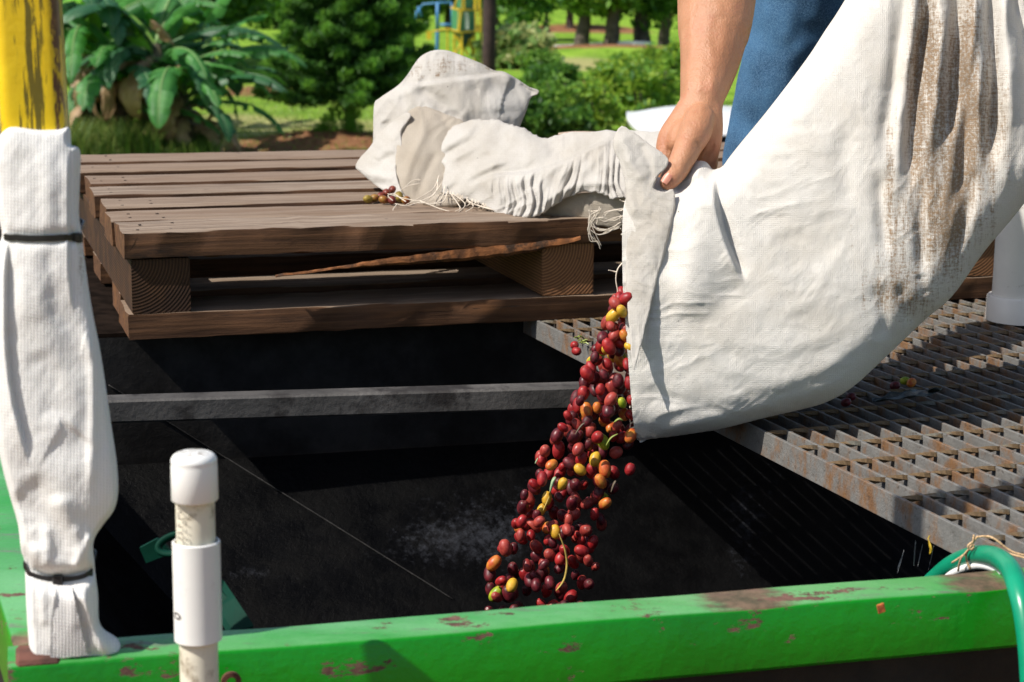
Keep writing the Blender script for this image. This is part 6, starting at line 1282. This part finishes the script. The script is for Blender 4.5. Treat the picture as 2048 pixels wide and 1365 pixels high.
# ------------------------------------------------------------ green bin tower in its yellow frame
ty = 46.0
def T(u, v, dy=0.0): return on_y(u, v, ty+dy)
M_TG = plain('tower_green', (0.05, 0.22, 0.10), 0.5, amt=0.2, scale=3); M_TGL = plain('tower_dark_green', (0.012, 0.06, 0.03), 0.5); M_TY = plain('tower_yellow', (0.62, 0.42, 0.02), 0.5, amt=0.2, scale=3); M_TB = plain('frame_blue', (0.05, 0.20, 0.42), 0.5, amt=0.2, scale=3)
tb = T(925, 130); tb[2] = float(ground_z(np.array(tb[0]), np.array(ty))); TW = empty('bin_tower', tuple(tb), 'green metal bin held in a yellow frame with a ladder, left of the utility pole', 'tower')
def hexa(lo, hi, mat, name, par):                # lo/hi: 4 corner points each
    V = list(lo)+list(hi); return mesh_obj(name, V, [(3, 2, 1, 0), (4, 5, 6, 7)]+[(i, (i+1) % 4, (i+1) % 4+4, i+4) for i in range(4)], mat, par)
q4 = lambda u0, um, u1, v, ve: [T(u0, v+ve*0.4, 0.6), T(um, v, -0.5), T(u1, v+ve*0.2, 0.1), T(u1-(um-u0), v+ve*0.6, 1.2)]
hexa(q4(903, 920, 951, 63, -8), q4(903, 920, 951, 20, -8), M_TG, 'bin', TW); hexa(q4(914, 922, 946, 17, -5), q4(914, 922, 946, -60, -5), M_TG, 'chute', TW)
hexa(q4(921, 926, 936, 96, -2), q4(905, 921, 950, 65.5, -8), M_TGL, 'hopper_cone', TW)
def tbar(name, pts, w=3.2, mat=M_TY, par=TW): mb = MB(); mb.tube(pts, w*ty/FPX/2, 6); return mb.obj(name, mat, par)
for u, dy in ((909, 0.6), (924, -0.6), (962, 0.0), (949, 1.3)): b = T(u, 160, dy); b[2] = float(ground_z(np.array(b[0]), np.array(b[1]))); tbar('leg', [b, T(u, 64, dy)], 5.0)
for z in (64, 20):
    c = [T(903, z-4, 0.65), T(921, z+1, -0.65), T(963, z-1, 0.0), T(948, z-6, 1.35)]
    for i in range(4): tbar('frame_rail', [c[i], c[(i+1) % 4]], 4.0)
for u, dy in ((905, 0.65), (916, -0.66), (963, 0.0)): tbar('post', [T(u, 64, dy), T(u+2, 18, dy)], 3.0)
for (a, b) in (((905, 20), (918, -10)), ((918, 64), (928, -20)), ((950, 20), (948, -40)), ((958, 18), (958, -60)), ((929, 20), (929, -60))): tbar('rail_brace', [T(a[0], a[1], -0.7), T(b[0], b[1], -0.7)], 3.0)
for (a, b) in (((912, 72), (936, 110)), ((926, 100), (948, 72)), ((910, 110), (924, 84)), ((936, 78), (948, 110))): tbar('brace', [T(a[0], a[1], -0.2), T(b[0], b[1], -0.2)], 5.0)
lad = empty('ladder', (0, 0, 0)); lad.parent = TW; lad.location = tuple(T(958, 60, -0.8)-tb)
for u in (951.5, 961): tbar('stile', [T(u, 64, -0.8), T(u-1, -30, -0.8)], 2.6, par=lad)
for k in range(14): tbar('rung', [T(951.5, 62-6.4*k, -0.8), T(961, 62-6.4*k, -0.8)], 2.0, par=lad)
for (a, b) in (((856, 65), (896, 58)), ((896, 58), (904, 60)), ((895, 58), (895, 120)), ((983, 32), (983, 64))): tbar('catwalk_rail', [T(*a), T(*b)], 3.6)
mb = MB(); mb.box(T(858, 71), (0.06, 0, 0), (0, 0.05, 0), (0, 0, 0.10)); mb.obj('lamp_box', M_TY, TW); mb = MB(); mb.box(T(933.5, 42, -0.62), (0.045, 0, 0), (0, 0.02, 0), (0, 0, 0.20)); mb.obj('gauge_strip', plain('pale_strip', (0.55, 0.57, 0.56), 0.5), TW)
bb = T(874, 60, 1.5); bb[2] = float(ground_z(np.array(bb[0]), np.array(bb[1]))); BF = empty('blue_frame', tuple(bb), 'light blue metal pipe frame left of the green bin tower', 'metal frame')
for P, w in (([(835, 24), (846, 9), (880, 6), (902, 5), (908, 12)], 4.0), ([(836, 14), (843, 34)], 5), ([(833, 22), (832, 38)], 4), ([(875, 6), (875, 62)], 7), ([(880, 50), (906, 50)], 6), ([(903, 6), (904, 56)], 4), ([(873, 28), (877, 36)], 5)):
    mb = MB(); mb.tube([T(u, v, 1.5) for u, v in P], w*47.5/FPX/2, 7); mb.obj('pipe_member', M_TB, BF, smooth=True)
b = T(875, 62, 1.5); mb = MB(); mb.tube([bb, b], 0.05, 7); mb.obj('stand', M_TB, BF)

# ------------------------------------------------------------ white car behind the person (its roof shows over the sacks)
cp = on_y(1462, 250, 13.6); CAR = empty('parked_car', (float(cp[0]), 14.6, GZ), 'white parked car whose roof shows between the crumpled sack and the bare hand', 'car')
M_CARW = plain('white_car_paint', (0.78, 0.79, 0.80), 0.22, amt=0.02, scale=3, bump=0.0, spec=0.6); t = NT('car_glass'); M_GLASS = t.done((0.012, 0.014, 0.016), 0.06, 0.0, None, 0.6)
M_TYRE = plain('tyre', (0.02, 0.02, 0.02), 0.85); M_RIM = plain('rim', (0.4, 0.4, 0.42), 0.35, metal=0.8); cx, cy = float(cp[0]), 14.6
def csec(y, zs, ws):                       # cross sections of the body along its length
    return [np.array([cx+s*w, y, GZ+z]) for z, w in zip(zs, ws) for s in (-1,)]+[np.array([cx+w, y, GZ+z]) for z, w in reversed(list(zip(zs, ws)))]
secs = [(cy-2.15, (0.35, 0.6, 0.80, 0.86), (0.70, 0.80, 0.78, 0.62)), (cy-1.9, (0.28, 0.6, 0.92, 1.0), (0.80, 0.88, 0.86, 0.70)), (cy-1.0, (0.26, 0.6, 0.98, 1.06), (0.84, 0.90, 0.87, 0.76)), (cy+1.5, (0.26, 0.6, 1.0, 1.08), (0.84, 0.90, 0.87, 0.76)), (cy+2.1, (0.35, 0.6, 0.95, 1.02), (0.76, 0.84, 0.82, 0.7))]
V = []; 
for y, zs, ws in secs: V += csec(y, zs, ws)
m = 8; F = [(i*m+k, i*m+(k+1) % m, (i+1)*m+(k+1) % m, (i+1)*m+k) for i in range(len(secs)-1) for k in range(m)]+[tuple(range(m-1, -1, -1)), tuple((len(secs)-1)*m+k for k in range(m))]
mesh_obj('body', V, F, M_CARW, CAR, smooth=True, sharp=35)
V = []; cab = [(cy-1.05, 1.05, 0.74), (cy-0.42, 1.50, 0.60), (cy+1.35, 1.50, 0.60), (cy+1.95, 1.05, 0.72)]
for y, z, w in cab: V += [np.array([cx-w, y, GZ+z]), np.array([cx+w, y, GZ+z])]
V += [np.array([cx-0.76, cy-1.0, GZ+1.0]), np.array([cx+0.76, cy-1.0, GZ+1.0]), np.array([cx-0.76, cy+1.9, GZ+1.0]), np.array([cx+0.76, cy+1.9, GZ+1.0])]
mesh_obj('cabin_glass', V, [(0, 1, 3, 2), (2, 3, 5, 4), (4, 5, 7, 6), (0, 2, 4, 6), (1, 7, 5, 3), (0, 6, 7, 1)], M_GLASS, CAR)
V = []; ny, nx = 12, 12
for j in range(ny+1):
    for i in range(nx+1):
        a = i/nx*2-1; b = j/ny*2-1; V.append(np.array([cx+a*0.66*(1-0.06*b*b), cy+0.45+b*0.98, GZ+1.50+0.115*(1-abs(a)**2.6)*(1-abs(b)**3.0)+0.012]))
n = len(V); V += [p-np.array([0, 0, 0.02]) for p in V]; F = [(j*(nx+1)+i, j*(nx+1)+i+1, (j+1)*(nx+1)+i+1, (j+1)*(nx+1)+i) for j in range(ny) for i in range(nx)]; ring = list(range(nx+1))+[j*(nx+1)+nx for j in range(1, ny+1)]+[ny*(nx+1)+i for i in range(nx-1, -1, -1)]+[j*(nx+1) for j in range(ny-1, 0, -1)]
F = F+[tuple(q+n for q in f[::-1]) for f in F]+[(ring[i], ring[(i+1) % len(ring)], ring[(i+1) % len(ring)]+n, ring[i]+n) for i in range(len(ring))]
mesh_obj('roof', V, F, M_CARW, CAR, smooth=True, sharp=50)
for sx in (-1, 1):
    for dy in (-1.35, 1.3):
        mb = MB(); mb.lathe((cx+sx*0.80-0.11, cy+dy, GZ+0.32), (1, 0, 0), [(0.20, 0), (0.31, 0.01), (0.32, 0.05), (0.32, 0.17), (0.31, 0.21), (0.20, 0.22)], 24); w = mb.obj('wheel', M_TYRE, CAR, sharp=40); mb = MB(); mb.lathe((cx+sx*0.80-0.115, cy+dy, GZ+0.32), (1, 0, 0), [(0.02, 0), (0.19, 0.01), (0.19, 0.22), (0.02, 0.23)], 18); mb.obj('rim', M_RIM, w)
    mb = MB(); mb.box((cx+sx*0.62, cy-2.14, GZ+0.70), (0.13, 0, 0), (0, 0.04, 0), (0, 0, 0.06), bev=0.015); mb.obj('headlight', M_GLASS, CAR); mb = MB(); mb.box((cx+sx*0.72, cy+2.08, GZ+0.82), (0.06, 0, 0), (0, 0.03, 0), (0, 0, 0.12), bev=0.01); mb.obj('tail_light', plain('lamp_red', (0.4, 0.03, 0.01), 0.3), CAR)
